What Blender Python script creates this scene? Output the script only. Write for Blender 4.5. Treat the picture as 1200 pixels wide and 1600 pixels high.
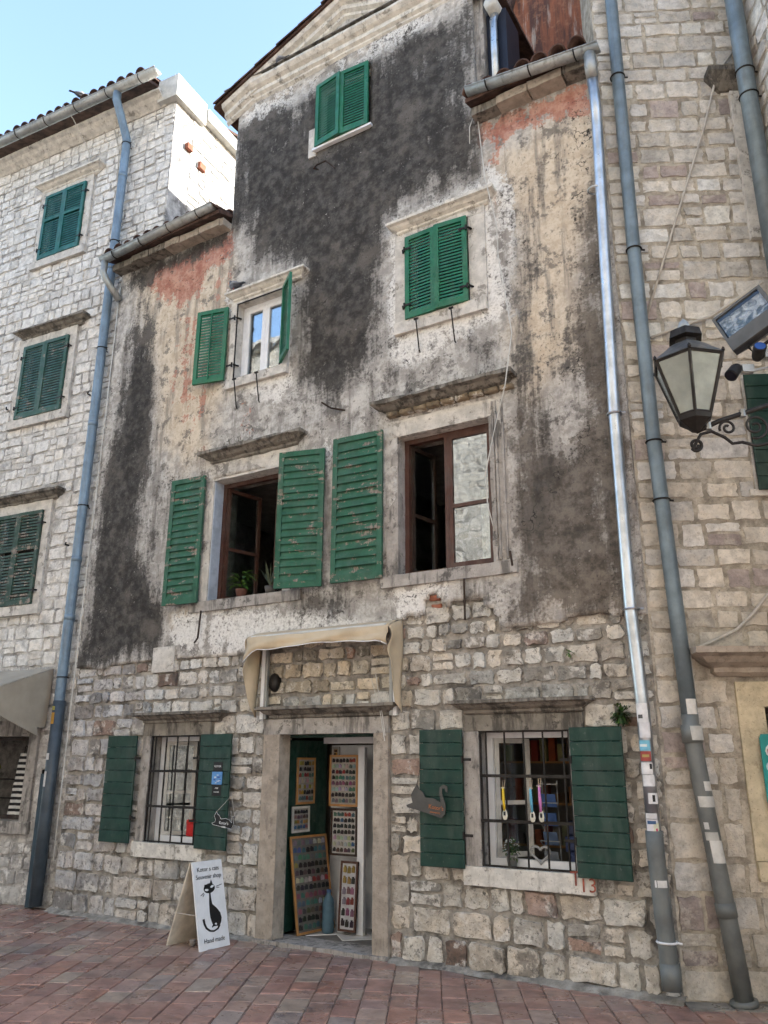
import bpy, math, random
import numpy as np
from mathutils import Matrix, Vector

for o in list(bpy.data.objects):
    bpy.data.objects.remove(o)
SC = bpy.context.scene
COL = SC.collection
rnd = random.Random(7)

# ------------------------------------------------------------------ camera
CAM_POS = Vector((0.0, -7.0076, 1.70))
YAW, PITCH, ROLL = math.radians(31.3), math.radians(17.27), math.radians(0.22)
_F = Vector((-math.sin(YAW), math.cos(YAW), 0))
_R = Vector((math.cos(YAW), math.sin(YAW), 0))
_U = Vector((0, 0, 1))
_fw = _F*math.cos(PITCH) + _U*math.sin(PITCH)
_up = -_F*math.sin(PITCH) + _U*math.cos(PITCH)
_r = _R*math.cos(ROLL) + _up*math.sin(ROLL)
_u = -_R*math.sin(ROLL) + _up*math.cos(ROLL)
cam = bpy.data.cameras.new('camera')
cam.sensor_fit = 'VERTICAL'
cam.sensor_height = 36.0
cam.lens = 1260/1600*36.0
cam.clip_start = 0.05
cam.clip_end = 5000
camo = bpy.data.objects.new('camera', cam)
COL.objects.link(camo)
m = Matrix((_r, _u, -_fw)).transposed().to_4x4()
m.translation = CAM_POS
camo.matrix_world = m
SC.camera = camo

# ------------------------------------------------------------------ light
SUN_DIR = Vector((0.74, 0.572, 0.355)).normalized()      # towards the sun
EL = math.asin(SUN_DIR.z)
w = bpy.data.worlds.new('World')
SC.world = w
w.use_nodes = True
nt = w.node_tree
bg = nt.nodes['Background']
sky = nt.nodes.new('ShaderNodeTexSky')
sky.sky_type = 'NISHITA'
sky.sun_disc = False
sky.sun_elevation = EL
sky.sun_rotation = math.atan2(SUN_DIR.x, SUN_DIR.y)
sky.air_density = 1.0
sky.dust_density = 0.9
sky.ozone_density = 0.7
nt.links.new(sky.outputs[0], bg.inputs[0])
bg.inputs[1].default_value = 0.15
sl = bpy.data.lights.new('sun', 'SUN')
sl.energy = 3.3
sl.angle = math.radians(0.53)
sl.color = (1.0, 0.955, 0.89)
so = bpy.data.objects.new('sun', sl)
COL.objects.link(so)
so.location = (20, 10, 30)
so.rotation_euler = (-SUN_DIR).to_track_quat('-Z', 'Y').to_euler()
SC.view_settings.view_transform = 'Standard'
SC.view_settings.look = 'None'
SC.view_settings.exposure = 2.25
SC.view_settings.gamma = 1.0
SC.view_settings.use_curve_mapping = False
SC.render.engine = 'CYCLES'
SC.cycles.use_denoising = True
SC.cycles.use_adaptive_sampling = True
SC.cycles.adaptive_threshold = 0.03
SC.cycles.max_bounces = 5
SC.cycles.diffuse_bounces = 3
SC.cycles.transparent_max_bounces = 8
SC.cycles.sample_clamp_indirect = 6.0

# ------------------------------------------------------------------ node helpers
class NM:
    def __init__(s, name):
        s.m = bpy.data.materials.new(name)
        s.m.use_nodes = True
        s.t = s.m.node_tree
        s.t.nodes.clear()
        s.out = s.t.nodes.new('ShaderNodeOutputMaterial')
        s._pos = None
    def new(s, typ): return s.t.nodes.new(typ)
    def put(s, node, idx, v):
        if v is None: return
        inp = node.inputs[idx]
        if isinstance(v, bpy.types.NodeSocket): s.t.links.new(v, inp)
        elif isinstance(v, (tuple, list)) and len(v) == 3 and inp.type == 'RGBA': inp.default_value = (*v, 1)
        else: inp.default_value = v
    def pos(s):
        if s._pos is None: s._pos = s.new('ShaderNodeNewGeometry').outputs['Position']
        return s._pos
    def obj(s): return s.new('ShaderNodeTexCoord').outputs['Object']
    def scale(s, vec, sc):
        n = s.new('ShaderNodeVectorMath'); n.operation = 'MULTIPLY'
        s.put(n, 0, vec); s.put(n, 1, sc); return n.outputs[0]
    def noise(s, scale, detail=5, rough=0.6, vec=None, dist=0.0):
        n = s.new('ShaderNodeTexNoise')
        s.put(n, 'Vector', vec if vec is not None else s.pos())
        s.put(n, 'Scale', scale); s.put(n, 'Detail', detail); s.put(n, 'Roughness', rough); s.put(n, 'Distortion', dist)
        return n.outputs[0]
    def voro(s, scale, vec=None, feature='F1'):
        n = s.new('ShaderNodeTexVoronoi'); n.feature = feature
        s.put(n, 'Vector', vec if vec is not None else s.pos()); s.put(n, 'Scale', scale)
        return n.outputs[0]
    def math(s, op, a, b=None, clamp=False):
        n = s.new('ShaderNodeMath'); n.operation = op; n.use_clamp = clamp
        s.put(n, 0, a)
        if b is not None: s.put(n, 1, b)
        return n.outputs[0]
    def sm(s, v, lo, hi, a=0.0, b=1.0):
        n = s.new('ShaderNodeMapRange'); n.interpolation_type = 'SMOOTHSTEP'
        s.put(n, 0, v); s.put(n, 1, lo); s.put(n, 2, hi); s.put(n, 3, a); s.put(n, 4, b)
        return n.outputs[0]
    def mix(s, fac, a, b, blend='MIX'):
        n = s.new('ShaderNodeMix'); n.data_type = 'RGBA'; n.blend_type = blend
        s.put(n, 0, fac); s.put(n, 6, a); s.put(n, 7, b)
        return n.outputs[2]
    def attr(s, name, out=0):
        n = s.new('ShaderNodeAttribute'); n.attribute_name = name
        return n.outputs[out]
    def rnd(s): return s.new('ShaderNodeObjectInfo').outputs['Random']
    def vary(s, col, lo=0.8, hi=1.15, scale=6, detail=5):
        n = s.sm(s.noise(scale, detail), 0.3, 0.7, lo, hi)
        v = s.new('ShaderNodeCombineColor')
        for i in range(3): s.put(v, i, n)
        return s.mix(1.0, col, v.outputs[0], 'MULTIPLY')
    def bump(s, h, strength=0.5, dist=0.01):
        n = s.new('ShaderNodeBump')
        s.put(n, 'Strength', strength); s.put(n, 'Distance', dist); s.put(n, 'Height', h)
        return n.outputs[0]
    def pbr(s, base, rough=0.8, metal=0.0, normal=None, spec=0.3, trans=None, ior=None, alpha=None, emis=None, estr=None):
        n = s.new('ShaderNodeBsdfPrincipled')
        s.put(n, 'Base Color', base); s.put(n, 'Roughness', rough); s.put(n, 'Metallic', metal)
        s.put(n, 'Specular IOR Level', spec)
        if normal is not None: s.put(n, 'Normal', normal)
        if trans is not None: s.put(n, 'Transmission Weight', trans)
        if ior is not None: s.put(n, 'IOR', ior)
        if alpha is not None: s.put(n, 'Alpha', alpha)
        s.t.links.new(n.outputs[0], s.out.inputs[0])
        return s.m

def mat_simple(name, col, rough=0.7, metal=0.0, lo=0.8, hi=1.12, scale=8, bump=0.15, bscale=60, bdist=0.004, spec=0.3):
    a = NM(name)
    return a.pbr(a.vary(col, lo, hi, scale), rough, metal, a.bump(a.noise(bscale, 4), bump, bdist), spec)

def mat_stone(name, lo=0.72, hi=1.12, pit=0.5, soot=0.35, bstr=0.75, bdist=0.018, fscale=22, smear=(0.4, 0.37, 0.32), sm=0.5):
    a = NM(name)
    t = a.attr('tint')
    c = a.vary(t, lo, hi, 11, 6)
    c = a.mix(a.sm(a.noise(4.5, 4), 0.45, 0.7, 0, 0.4), c, a.mix(1, c, (1.07, 0.97, 0.83), 'MULTIPLY'))
    c = a.mix(a.sm(a.noise(5.5, 8, 0.7), 0.53, 0.6, 0, sm), c, a.vary(smear, 0.75, 1.15, 20))
    c = a.mix(a.sm(a.noise(48, 6, 0.7), 0.55, 0.66, 0, pit), c, (0.09, 0.08, 0.07))
    c = a.mix(a.sm(a.noise(3.3, 9, 0.72), 0.54, 0.62, 0, soot), c, (0.06, 0.055, 0.05))
    c = a.mix(a.sm(a.noise(16, 8, 0.72), 0.57, 0.63, 0, soot), c, (0.07, 0.065, 0.06))
    h = a.math('ADD', a.noise(fscale, 8, 0.65), a.math('MULTIPLY', a.noise(90, 4, 0.6), 0.35))
    return a.pbr(c, 0.92, 0, a.bump(h, bstr, bdist), 0.15)

def mat_mortar(name, col, dark=(0.06, 0.055, 0.05), dk=0.5):
    a = NM(name)
    c = a.vary(col, 0.55, 1.2, 9, 7)
    c = a.mix(a.sm(a.noise(3.1, 7, 0.68), 0.5, 0.64, 0, dk), c, dark)
    c = a.mix(a.sm(a.noise(70, 5), 0.58, 0.7, 0, 0.5), c, (0.05, 0.045, 0.04))
    return a.pbr(c, 0.95, 0, a.bump(a.noise(28, 8, 0.7), 0.9, 0.02), 0.1)

def mat_trim(name, col, dirt=(0.06, 0.055, 0.05), amount=0.5, thr=0.5, streak=True):
    a = NM(name)
    c = a.vary(col, 0.75, 1.1, 9, 6)
    st = a.noise(1.0, 7, 0.7, a.scale(a.pos(), (9, 9, 1.6))) if streak else a.noise(3, 7, 0.7)
    c = a.mix(a.sm(st, thr, thr+0.16, 0, amount), c, dirt)
    c = a.mix(a.sm(a.noise(7, 8, 0.7), 0.56, 0.63, 0, amount), c, dirt)
    c = a.mix(a.sm(a.noise(60, 4), 0.6, 0.7, 0, 0.45), c, (0.07, 0.06, 0.055))
    h = a.math('ADD', a.noise(20, 8, 0.65), a.math('MULTIPLY', a.noise(110, 3), 0.3))
    return a.pbr(c, 0.9, 0, a.bump(h, 0.6, 0.012), 0.15)

def mat_paint(name, col, wood=(0.12, 0.09, 0.065), peel=0.0, rough=0.5, grain=(40, 40, 3), hz=False):
    a = NM(name)
    g = a.noise(1.0, 6, 0.65, a.scale(a.pos(), (3, 3, 60) if hz else grain))
    c = a.vary(col, 0.78, 1.12, 7)
    c = a.mix(a.sm(g, 0.45, 0.75, 0, 0.35), c, a.mix(1, c, (0.6, 0.65, 0.6), 'MULTIPLY'))
    if peel > 0:
        p = a.math('ADD', a.noise(1.0, 8, 0.7, a.scale(a.pos(), (5, 5, 13))), a.math('MULTIPLY', g, 0.25))
        c = a.mix(a.sm(p, 0.72-peel*0.12, 0.76-peel*0.12), c, a.mix(a.sm(g, 0.4, 0.6), wood, (0.25, 0.2, 0.16)))
        c = a.mix(a.sm(a.noise(1.3, 3), 0.5, 0.7, 0, 0.4), c, a.mix(1, c, (0.75, 0.85, 0.8), 'MULTIPLY'))
    dust = a.math('MULTIPLY', a.sm(a.noise(1.0, 6, 0.65, a.scale(a.pos(), (7, 7, 2.2))), 0.46, 0.66), 0.30)
    c = a.mix(dust, c, a.mix(0.5, c, (0.16, 0.17, 0.15)))
    c = a.mix(a.sm(a.noise(30, 5, 0.7), 0.62, 0.68, 0, 0.5), c, (0.12, 0.13, 0.11))
    r = a.sm(a.noise(9, 4), 0.3, 0.7, max(0.25, rough-0.12), min(1.0, rough+0.25))
    return a.pbr(c, r, 0, a.bump(g, 0.4, 0.005), 0.35)

def mat_metal(name, col, rough=0.45, metal=0.8, dirt=0.4, scale=5, bstr=0.03):
    a = NM(name)
    c = a.vary(col, 0.75, 1.12, scale, 6)
    c = a.mix(a.sm(a.noise(1.0, 6, 0.7, a.scale(a.pos(), (14, 14, 1.5))), 0.52, 0.7, 0, dirt), c, (0.1, 0.095, 0.085))
    r = a.sm(a.noise(12, 4), 0.3, 0.7, rough*0.8, min(1, rough*1.35))
    return a.pbr(c, r, metal, a.bump(a.noise(20, 3), bstr, 0.003) if bstr else None, 0.4)

def mat_glass(name, refl=0.35, tint=(0.85, 0.9, 0.9), rough=0.01):
    a = NM(name)
    tr = a.new('ShaderNodeBsdfTransparent'); a.put(tr, 0, tint)
    gl = a.new('ShaderNodeBsdfGlossy'); a.put(gl, 0, (0.95, 0.97, 1.0)); a.put(gl, 1, rough)
    bn = a.bump(a.noise(2.2, 2), 0.12, 0.02); a.put(gl, 'Normal', bn)
    lw = a.new('ShaderNodeLayerWeight'); a.put(lw, 0, 0.35)
    f = a.math('ADD', a.math('MULTIPLY', lw.outputs['Fresnel'], 0.7), refl, True)
    mx = a.new('ShaderNodeMixShader'); a.put(mx, 0, f)
    a.t.links.new(tr.outputs[0], mx.inputs[1]); a.t.links.new(gl.outputs[0], mx.inputs[2])
    a.t.links.new(mx.outputs[0], a.out.inputs[0])
    return a.m

# ---- plaster of the main house: stain masks live in mesh attributes (shapes of the stains), noise frays them
def mat_plaster():
    a = NM('aged_plaster')
    n1 = a.noise(1.9, 7, 0.66); n2 = a.noise(8.0, 7, 0.7); n3 = a.noise(36, 5, 0.65)
    str_ = a.noise(1.0, 7, 0.66, a.scale(a.pos(), (7.0, 7.0, 0.75)))
    fr = a.math('ADD', a.math('MULTIPLY', n1, 0.42), a.math('ADD', a.math('MULTIPLY', n2, 0.46), a.math('MULTIPLY', str_, 0.36)))
    fr = a.math('ADD', fr, a.math('MULTIPLY', n3, 0.2))
    fr = a.math('SUBTRACT', fr, 0.72)           # about -0.25 .. 0.25
    def frayed(name, gain, lo, hi, k=1.0):
        v = a.math('ADD', a.math('MULTIPLY', a.attr(name, 2), k), a.math('MULTIPLY', fr, gain))
        return a.sm(v, lo, hi)
    base = a.mix(a.sm(n2, 0.38, 0.62), (0.30, 0.28, 0.255), (0.53, 0.505, 0.465))
    cream = a.mix(a.sm(n2, 0.35, 0.6), (0.50, 0.40, 0.29), (0.62, 0.525, 0.40))
    c = a.mix(a.math('MULTIPLY', frayed('cream', 1.0, 0.25, 0.7), 0.85), base, cream)
    # grey weathering in long runs, then mould in patches
    c = a.mix(a.sm(str_, 0.50, 0.62, 0, 0.6), c, a.mix(n2, (0.12, 0.11, 0.10), (0.24, 0.22, 0.195)))
    mo = a.noise(4.2, 9, 0.74)
    c = a.mix(a.sm(mo, 0.545, 0.60, 0, 0.7), c, (0.105, 0.097, 0.088))
    pink = a.mix(a.sm(n2, 0.4, 0.6), (0.33, 0.115, 0.08), (0.45, 0.22, 0.155))
    c = a.mix(a.math('MULTIPLY', frayed('pink', 4.6, 0.56, 0.70), 0.8), c, pink)
    c = a.mix(frayed('white', 3.6, 0.46, 0.60), c, a.mix(a.sm(n3, 0.35, 0.7), (0.72, 0.70, 0.66), (0.56, 0.535, 0.495)))
    br = a.mix(a.sm(n2, 0.35, 0.65), (0.055, 0.047, 0.039), (0.15, 0.127, 0.105))
    c = a.mix(a.math('MULTIPLY', frayed('brown', 3.2, 0.34, 0.78, 1.15), 0.92), c, br)
    st = a.mix(a.sm(n2, 0.40, 0.68), (0.032, 0.030, 0.028), (0.090, 0.083, 0.076))
    st = a.mix(a.sm(n1, 0.50, 0.66, 0, 0.7), st, a.mix(n3, (0.090, 0.080, 0.070), (0.17, 0.152, 0.132)))
    c = a.mix(a.math('MULTIPLY', frayed('soot', 3.0, 0.30, 0.80, 1.15), 0.97), c, st)
    # small mould flecks everywhere, lime flecks on the dark
    c = a.mix(a.math('MULTIPLY', a.sm(n3, 0.57, 0.64), a.sm(n1, 0.47, 0.6, 0.1, 0.8)), c, (0.05, 0.047, 0.044))
    fl = a.math('MULTIPLY', a.sm(a.noise(24, 4, 0.6), 0.655, 0.69), a.sm(a.noise(1.7, 3), 0.48, 0.64, 0.02, 0.7))
    c = a.mix(fl, c, (0.42, 0.40, 0.37))
    wv = a.new('ShaderNodeVectorMath'); wv.operation = 'ADD'; a.put(wv, 0, a.pos())
    wn = a.new('ShaderNodeTexNoise'); a.put(wn, 'Vector', a.pos()); a.put(wn, 'Scale', 3.0); a.put(wn, 'Detail', 4); a.put(wv, 1, wn.outputs[1])
    vor = a.voro(0.55, wv.outputs[0], 'DISTANCE_TO_EDGE')
    crk = a.math('MULTIPLY', a.sm(vor, 0.0, 0.005, 1, 0), a.sm(n1, 0.54, 0.58))
    c = a.mix(crk, c, (0.03, 0.028, 0.026))
    h = a.math('ADD', a.math('MULTIPLY', n2, 0.8), a.math('MULTIPLY', n3, 0.6))
    return a.pbr(c, 0.95, 0, a.bump(h, 0.8, 0.022), 0.1)

def mat_tint(name, rough=0.6, bstr=0.1, metal=0.0):
    a = NM(name)
    return a.pbr(a.vary(a.attr('tint'), 0.85, 1.1, 14), rough, metal, a.bump(a.noise(80, 3), bstr, 0.003), 0.3)

def mat_paver():
    a = NM('paver_stone')
    c = a.vary(a.attr('tint'), 0.72, 1.15, 8, 6)
    c = a.mix(a.sm(a.noise(40, 5), 0.55, 0.68, 0, 0.4), c, (0.07, 0.055, 0.05))
    c = a.mix(a.sm(a.noise(1.6, 5), 0.48, 0.66, 0, 0.45), c, a.mix(1, c, (0.55, 0.55, 0.58), 'MULTIPLY'))
    c = a.mix(a.sm(a.noise(2.7, 8, 0.7), 0.55, 0.63, 0, 0.4), c, (0.10, 0.085, 0.075))
    r = a.sm(a.noise(3.0, 5), 0.35, 0.65, 0.22, 0.5)
    return a.pbr(c, r, 0, a.bump(a.noise(18, 7), 0.3, 0.006), 0.4)

MAT = {}
MAT['plaster'] = mat_plaster()
MAT['stone_main'] = mat_stone('rough_wall_stone', pit=0.6, soot=0.65, smear=(0.60, 0.575, 0.525), sm=0.7)
MAT['stone_left'] = mat_stone('limewashed_stone', pit=0.3, soot=0.32, bstr=0.9, bdist=0.018, fscale=18, smear=(0.72, 0.70, 0.665), sm=0.9)
MAT['stone_right'] = mat_stone('beige_limestone', pit=0.35, soot=0.15, smear=(0.50, 0.455, 0.38), sm=0.5)
MAT['mortar_main'] = mat_mortar('mortar_brown', (0.34, 0.315, 0.275), dk=0.8)
MAT['mortar_left'] = mat_mortar('mortar_grey', (0.52, 0.50, 0.47), dk=0.6)
MAT['mortar_right'] = mat_mortar('mortar_beige', (0.46, 0.415, 0.34), (0.14, 0.11, 0.085), dk=0.4)
MAT['trim_white'] = mat_trim('white_trim_stone', (0.56, 0.53, 0.48), (0.12, 0.105, 0.09), 0.6, 0.55)
MAT['trim_grey'] = mat_trim('grey_trim_stone', (0.36, 0.335, 0.305), (0.075, 0.07, 0.065), 0.75, 0.48)
MAT['trim_dark'] = mat_trim('blackened_trim_stone', (0.22, 0.20, 0.17), (0.04, 0.037, 0.033), 0.75, 0.45)
MAT['trim_cream'] = mat_trim('cream_trim_stone', (0.62, 0.59, 0.53), (0.13, 0.115, 0.095), 0.65, 0.54)
MAT['trim_warm'] = mat_trim('warm_grey_trim_stone', (0.36, 0.31, 0.255), (0.12, 0.105, 0.09), 0.5, 0.54)
MAT['trim_yellow'] = mat_trim('yellowish_trim_stone', (0.56, 0.49, 0.35), (0.22, 0.17, 0.11), 0.45, 0.55)
MAT['green_new'] = mat_paint('bright_green_paint', (0.012, 0.125, 0.06), rough=0.38)
MAT['green_old'] = mat_paint('peeling_green_paint', (0.026, 0.10, 0.06), peel=0.2, rough=0.7)
MAT['green_dark'] = mat_paint('dark_green_paint', (0.0065, 0.036, 0.025), rough=0.5)
MAT['green_grey'] = mat_paint('grey_green_paint', (0.028, 0.085, 0.066), rough=0.55, peel=0.1)
MAT['green_black'] = mat_paint('weathered_dark_green_paint', (0.03, 0.062, 0.045), rough=0.65, peel=0.45)
MAT['brown_wood'] = mat_paint('red_brown_paint', (0.075, 0.032, 0.022), rough=0.5)
MAT['dark_wood'] = mat_paint('dark_brown_wood', (0.035, 0.02, 0.014), rough=0.55)
MAT['pine'] = mat_paint('varnished_pine', (0.42, 0.21, 0.07), rough=0.45)
MAT['white_paint'] = mat_simple('white_paint', (0.72, 0.73, 0.74), 0.4, lo=0.9, hi=1.03)
MAT['white_old'] = mat_simple('old_white_paint', (0.55, 0.54, 0.5), 0.6, lo=0.75, hi=1.05)
MAT['iron'] = mat_metal('black_iron', (0.025, 0.022, 0.02), 0.55, 0.6, 0.3)
MAT['rust_iron'] = mat_metal('rusty_iron', (0.045, 0.03, 0.022), 0.75, 0.4, 0.3)
MAT['zinc'] = mat_metal('weathered_zinc', (0.33, 0.34, 0.33), 0.5, 0.55, 0.6)
MAT['silver'] = mat_metal('bright_galvanised_steel', (0.50, 0.53, 0.56), 0.34, 0.9, 0.25, bstr=0)
MAT['pipe_blue'] = mat_metal('blue_grey_painted_steel', (0.17, 0.24, 0.31), 0.5, 0.25, 0.35)
MAT['pipe_slate'] = mat_metal('slate_blue_painted_steel', (0.16, 0.205, 0.23), 0.42, 0.3, 0.35)
MAT['pvc'] = mat_metal('grey_plastic', (0.13, 0.14, 0.135), 0.42, 0.0, 0.35)
MAT['glass'] = mat_glass('window_glass', 0.10)
MAT['glass_refl'] = mat_glass('reflecting_window_glass', 0.15)
MAT['dark_glass'] = mat_glass('shop_glass', 0.04)
_g = NM('clear_lamp_glass'); _t = _g.new('ShaderNodeBsdfTransparent'); _q = _g.new('ShaderNodeBsdfGlossy'); _g.put(_q, 1, .05); _x = _g.new('ShaderNodeMixShader'); _g.put(_x, 0, .05); _g.t.links.new(_t.outputs[0], _x.inputs[1]); _g.t.links.new(_q.outputs[0], _x.inputs[2]); _g.t.links.new(_x.outputs[0], _g.out.inputs[0]); MAT['lamp_glass'] = _g.m
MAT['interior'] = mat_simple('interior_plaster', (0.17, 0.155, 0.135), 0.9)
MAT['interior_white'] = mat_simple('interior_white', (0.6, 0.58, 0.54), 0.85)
MAT['floor_tile'] = mat_simple('white_floor_tile', (0.62, 0.62, 0.60), 0.25, lo=0.9, hi=1.03)
MAT['roof_tile'] = mat_simple('old_clay_roof_tile', (0.09, 0.052, 0.04), 0.9, lo=0.4, hi=1.3, scale=7, bump=0.5, bscale=30)
MAT['brick'] = mat_simple('red_brick', (0.30, 0.115, 0.07), 0.9, lo=0.7, hi=1.1, bump=0.5)
MAT['awning'] = mat_simple('beige_awning_cloth', (0.50, 0.405, 0.28), 0.85, lo=0.85, hi=1.06, scale=3, bump=0.2, bscale=200)
MAT['awning_grey'] = mat_simple('grey_beige_awning_cloth', (0.34, 0.30, 0.24), 0.85, lo=0.85, hi=1.06, scale=3, bump=0.2, bscale=200)
MAT['tint'] = mat_tint('coloured_goods')
MAT['paver'] = mat_paver()
MAT['cable'] = mat_simple('grey_cable', (0.45, 0.42, 0.37), 0.6)
MAT['black'] = mat_simple('black_paint', (0.012, 0.012, 0.012), 0.5)
MAT['text_red'] = mat_simple('red_paint', (0.26, 0.075, 0.05), 0.9, lo=.6, hi=1.3, scale=20)
MAT['text_white'] = mat_simple('white_lettering', (0.7, 0.7, 0.68), 0.6)
MAT['text_orange'] = mat_simple('orange_lettering', (0.5, 0.16, 0.05), 0.6)
MAT['ground'] = mat_mortar('dusty_ground', (0.17, 0.13, 0.115), dk=0.4)
MAT['rock'] = mat_mortar('limestone_rock', (0.38, 0.36, 0.32), (0.06, 0.075, 0.04), dk=0.8)

# ------------------------------------------------------------------ python noise
def _h(ix, iy, seed):
    n = (ix*374761393 + iy*668265263 + seed*974634777) & 0xFFFFFFFF
    n = ((n ^ (n >> 13)) * 1274126177) & 0xFFFFFFFF
    return ((n ^ (n >> 16)) & 0xFFFF) / 65535.0
def vnoise(x, y, seed=0):
    x = np.asarray(x, float); y = np.asarray(y, float)
    ix = np.floor(x).astype(np.int64); iy = np.floor(y).astype(np.int64)
    fx = x-ix; fy = y-iy; fx = fx*fx*(3-2*fx); fy = fy*fy*(3-2*fy)
    a = _h(ix, iy, seed); b = _h(ix+1, iy, seed); c = _h(ix, iy+1, seed); d = _h(ix+1, iy+1, seed)
    return (a*(1-fx)+b*fx)*(1-fy) + (c*(1-fx)+d*fx)*fy
def fnoise(x, y, seed=0, oct=3):
    s = 0; a = 1; t = 0
    for i in range(oct):
        s = s + a*vnoise(np.asarray(x)*2**i, np.asarray(y)*2**i, seed+i*17); t += a; a *= 0.5
    return s/t

# ------------------------------------------------------------------ mesh helpers
class MB:
    def __init__(s): s.v = []; s.f = []; s.t = []
    def base(s): return len(s.v)
    def tint(s, c, n): s.t.extend([c]*n)
    def add(s, vs, fs, tint=None):
        b = len(s.v); s.v.extend(vs); s.f.extend([tuple(i+b for i in f) for f in fs])
        if tint is not None: s.t.extend([tint]*len(vs))
        return s
    def box(s, x0, x1, y0, y1, z0, z1, tint=None):
        vs = [(x0,y0,z0),(x1,y0,z0),(x1,y1,z0),(x0,y1,z0),(x0,y0,z1),(x1,y0,z1),(x1,y1,z1),(x0,y1,z1)]
        return s.add(vs, [(0,3,2,1),(4,5,6,7),(0,1,5,4),(1,2,6,5),(2,3,7,6),(3,0,4,7)], tint)
    def bbox(s, x0, x1, y0, y1, z0, z1, b=0.006, tint=None):
        # box with a chamfered front (low y) edge
        vs = [(x0,y1,z0),(x1,y1,z0),(x1,y1,z1),(x0,y1,z1),(x0,y0+b,z0),(x1,y0+b,z0),(x1,y0+b,z1),(x0,y0+b,z1),
              (x0+b,y0,z0+b),(x1-b,y0,z0+b),(x1-b,y0,z1-b),(x0+b,y0,z1-b)]
        fs = [(0,3,2,1),(0,1,5,4),(1,2,6,5),(2,3,7,6),(3,0,4,7),(4,5,9,8),(5,6,10,9),(6,7,11,10),(7,4,8,11),(8,9,10,11)]
        return s.add(vs, fs, tint)
    def obox(s, c, ax, ay, az, tint=None):
        c = Vector(c); ax = Vector(ax); ay = Vector(ay); az = Vector(az)
        vs = [tuple(c+ax*i+ay*j+az*k) for k in (-1,1) for i, j in ((-1,-1),(1,-1),(1,1),(-1,1))]
        return s.add(vs, [(0,3,2,1),(4,5,6,7),(0,1,5,4),(1,2,6,5),(2,3,7,6),(3,0,4,7)], tint)
    def tube(s, pts, r, n=10, cap=True, tint=None, closed=False):
        P = [Vector(p) for p in pts]; k = len(P)
        rs = r if isinstance(r, (list, tuple)) else [r]*k
        vs = []; fs = []; prev = None
        for i in range(k):
            d = (P[min(i+1, k-1)]-P[max(i-1, 0)])
            if d.length < 1e-9: d = Vector((0, 0, 1))
            d.normalize()
            if prev is None:
                a = Vector((0, 0, 1)) if abs(d.z) < 0.9 else Vector((1, 0, 0))
                e1 = d.cross(a).normalized()
            else:
                e1 = (prev - d*prev.dot(d))
                e1 = e1.normalized() if e1.length > 1e-6 else d.orthogonal().normalized()
            prev = e1; e2 = d.cross(e1)
            for j in range(n):
                t = 2*math.pi*j/n
                vs.append(tuple(P[i] + (e1*math.cos(t)+e2*math.sin(t))*rs[i]))
        for i in range(k-1):
            for j in range(n):
                fs.append((i*n+j, i*n+(j+1) % n, (i+1)*n+(j+1) % n, (i+1)*n+j))
        if cap:
            fs.append(tuple(range(n))[::-1]); fs.append(tuple(range((k-1)*n, k*n)))
        return s.add(vs, fs, tint)
    def lathe(s, prof, c=(0, 0, 0), n=14, tint=None, sq=None):
        vs = []; fs = []
        for r, z in prof:
            for j in range(n):
                t = 2*math.pi*(j+0.5)/n
                vs.append((c[0]+r*math.cos(t), c[1]+r*math.sin(t), c[2]+z))
        for i in range(len(prof)-1):
            for j in range(n):
                fs.append((i*n+j, i*n+(j+1) % n, (i+1)*n+(j+1) % n, (i+1)*n+j))
        fs.append(tuple(range(n))[::-1]); fs.append(tuple(range((len(prof)-1)*n, len(prof)*n)))
        return s.add(vs, fs, tint)
    def prism(s, pts, y0, y1, tint=None):
        # outline in x,z extruded in y
        n = len(pts)
        vs = [(x, y0, z) for x, z in pts] + [(x, y1, z) for x, z in pts]
        fs = [tuple(range(n)), tuple(range(2*n-1, n-1, -1))] + [(i, n+i, n+(i+1) % n, (i+1) % n) for i in range(n)]
        return s.add(vs, fs, tint)
    def moulding(s, prof, xa, xb, y=0.0, seg=0.07, rough=0.006, seed=1, mitre=True, back=0.05):
        # prof: [(projection, z)] bottom to top, run along x, returned at both ends
        n = max(2, int((xb-xa)/seg)); vs = []; fs = []; k = len(prof)
        rows = []
        for (p, z) in prof:
            x0 = xa-(p if mitre else 0); x1 = xb+(p if mitre else 0)
            row = [len(vs)]; vs.append((x0, y+back, z))
            for i in range(n+1):
                x = x0+(x1-x0)*i/n
                j = (float(fnoise(x*9, z*37, seed))-0.5)*2*rough
                j2 = (float(fnoise(x*9, z*37, seed+5))-0.5)*2*rough
                row.append(len(vs)); vs.append((x, y-p+j, z+j2))
            row.append(len(vs)); vs.append((x1, y+back, z)); rows.append(row)
        for a, b in zip(rows, rows[1:]):
            for i in range(len(a)-1): fs.append((a[i], a[i+1], b[i+1], b[i]))
        fs.append(tuple(rows[0])[::-1]); fs.append(tuple(rows[-1]))
        return s.add(vs, fs)
    def rough_block(s, x0, x1, y0, y1, z0, z1, seg=0.09, rough=0.006, seed=3):
        # block whose front face and edges are slightly worn (front = y0)
        nx = max(1, int((x1-x0)/seg)); nz = max(1, int((z1-z0)/seg)); vs = []; fs = []
        def P(i, j):
            x = x0+(x1-x0)*i/nx; z = z0+(z1-z0)*j/nz
            edge = (i in (0, nx)) or (j in (0, nz))
            d = (float(fnoise(x*11, z*11, seed))-0.5)*2*rough
            ex = (float(fnoise(z*14, x*3, seed+2))-0.5)*rough*1.6 if i in (0, nx) else 0
            ez = (float(fnoise(x*14, z*3, seed+4))-0.5)*rough*1.6 if j in (0, nz) else 0
            return (x+ex, y0+d+(0.006 if edge else 0), z+ez)
        idx = {}
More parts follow.
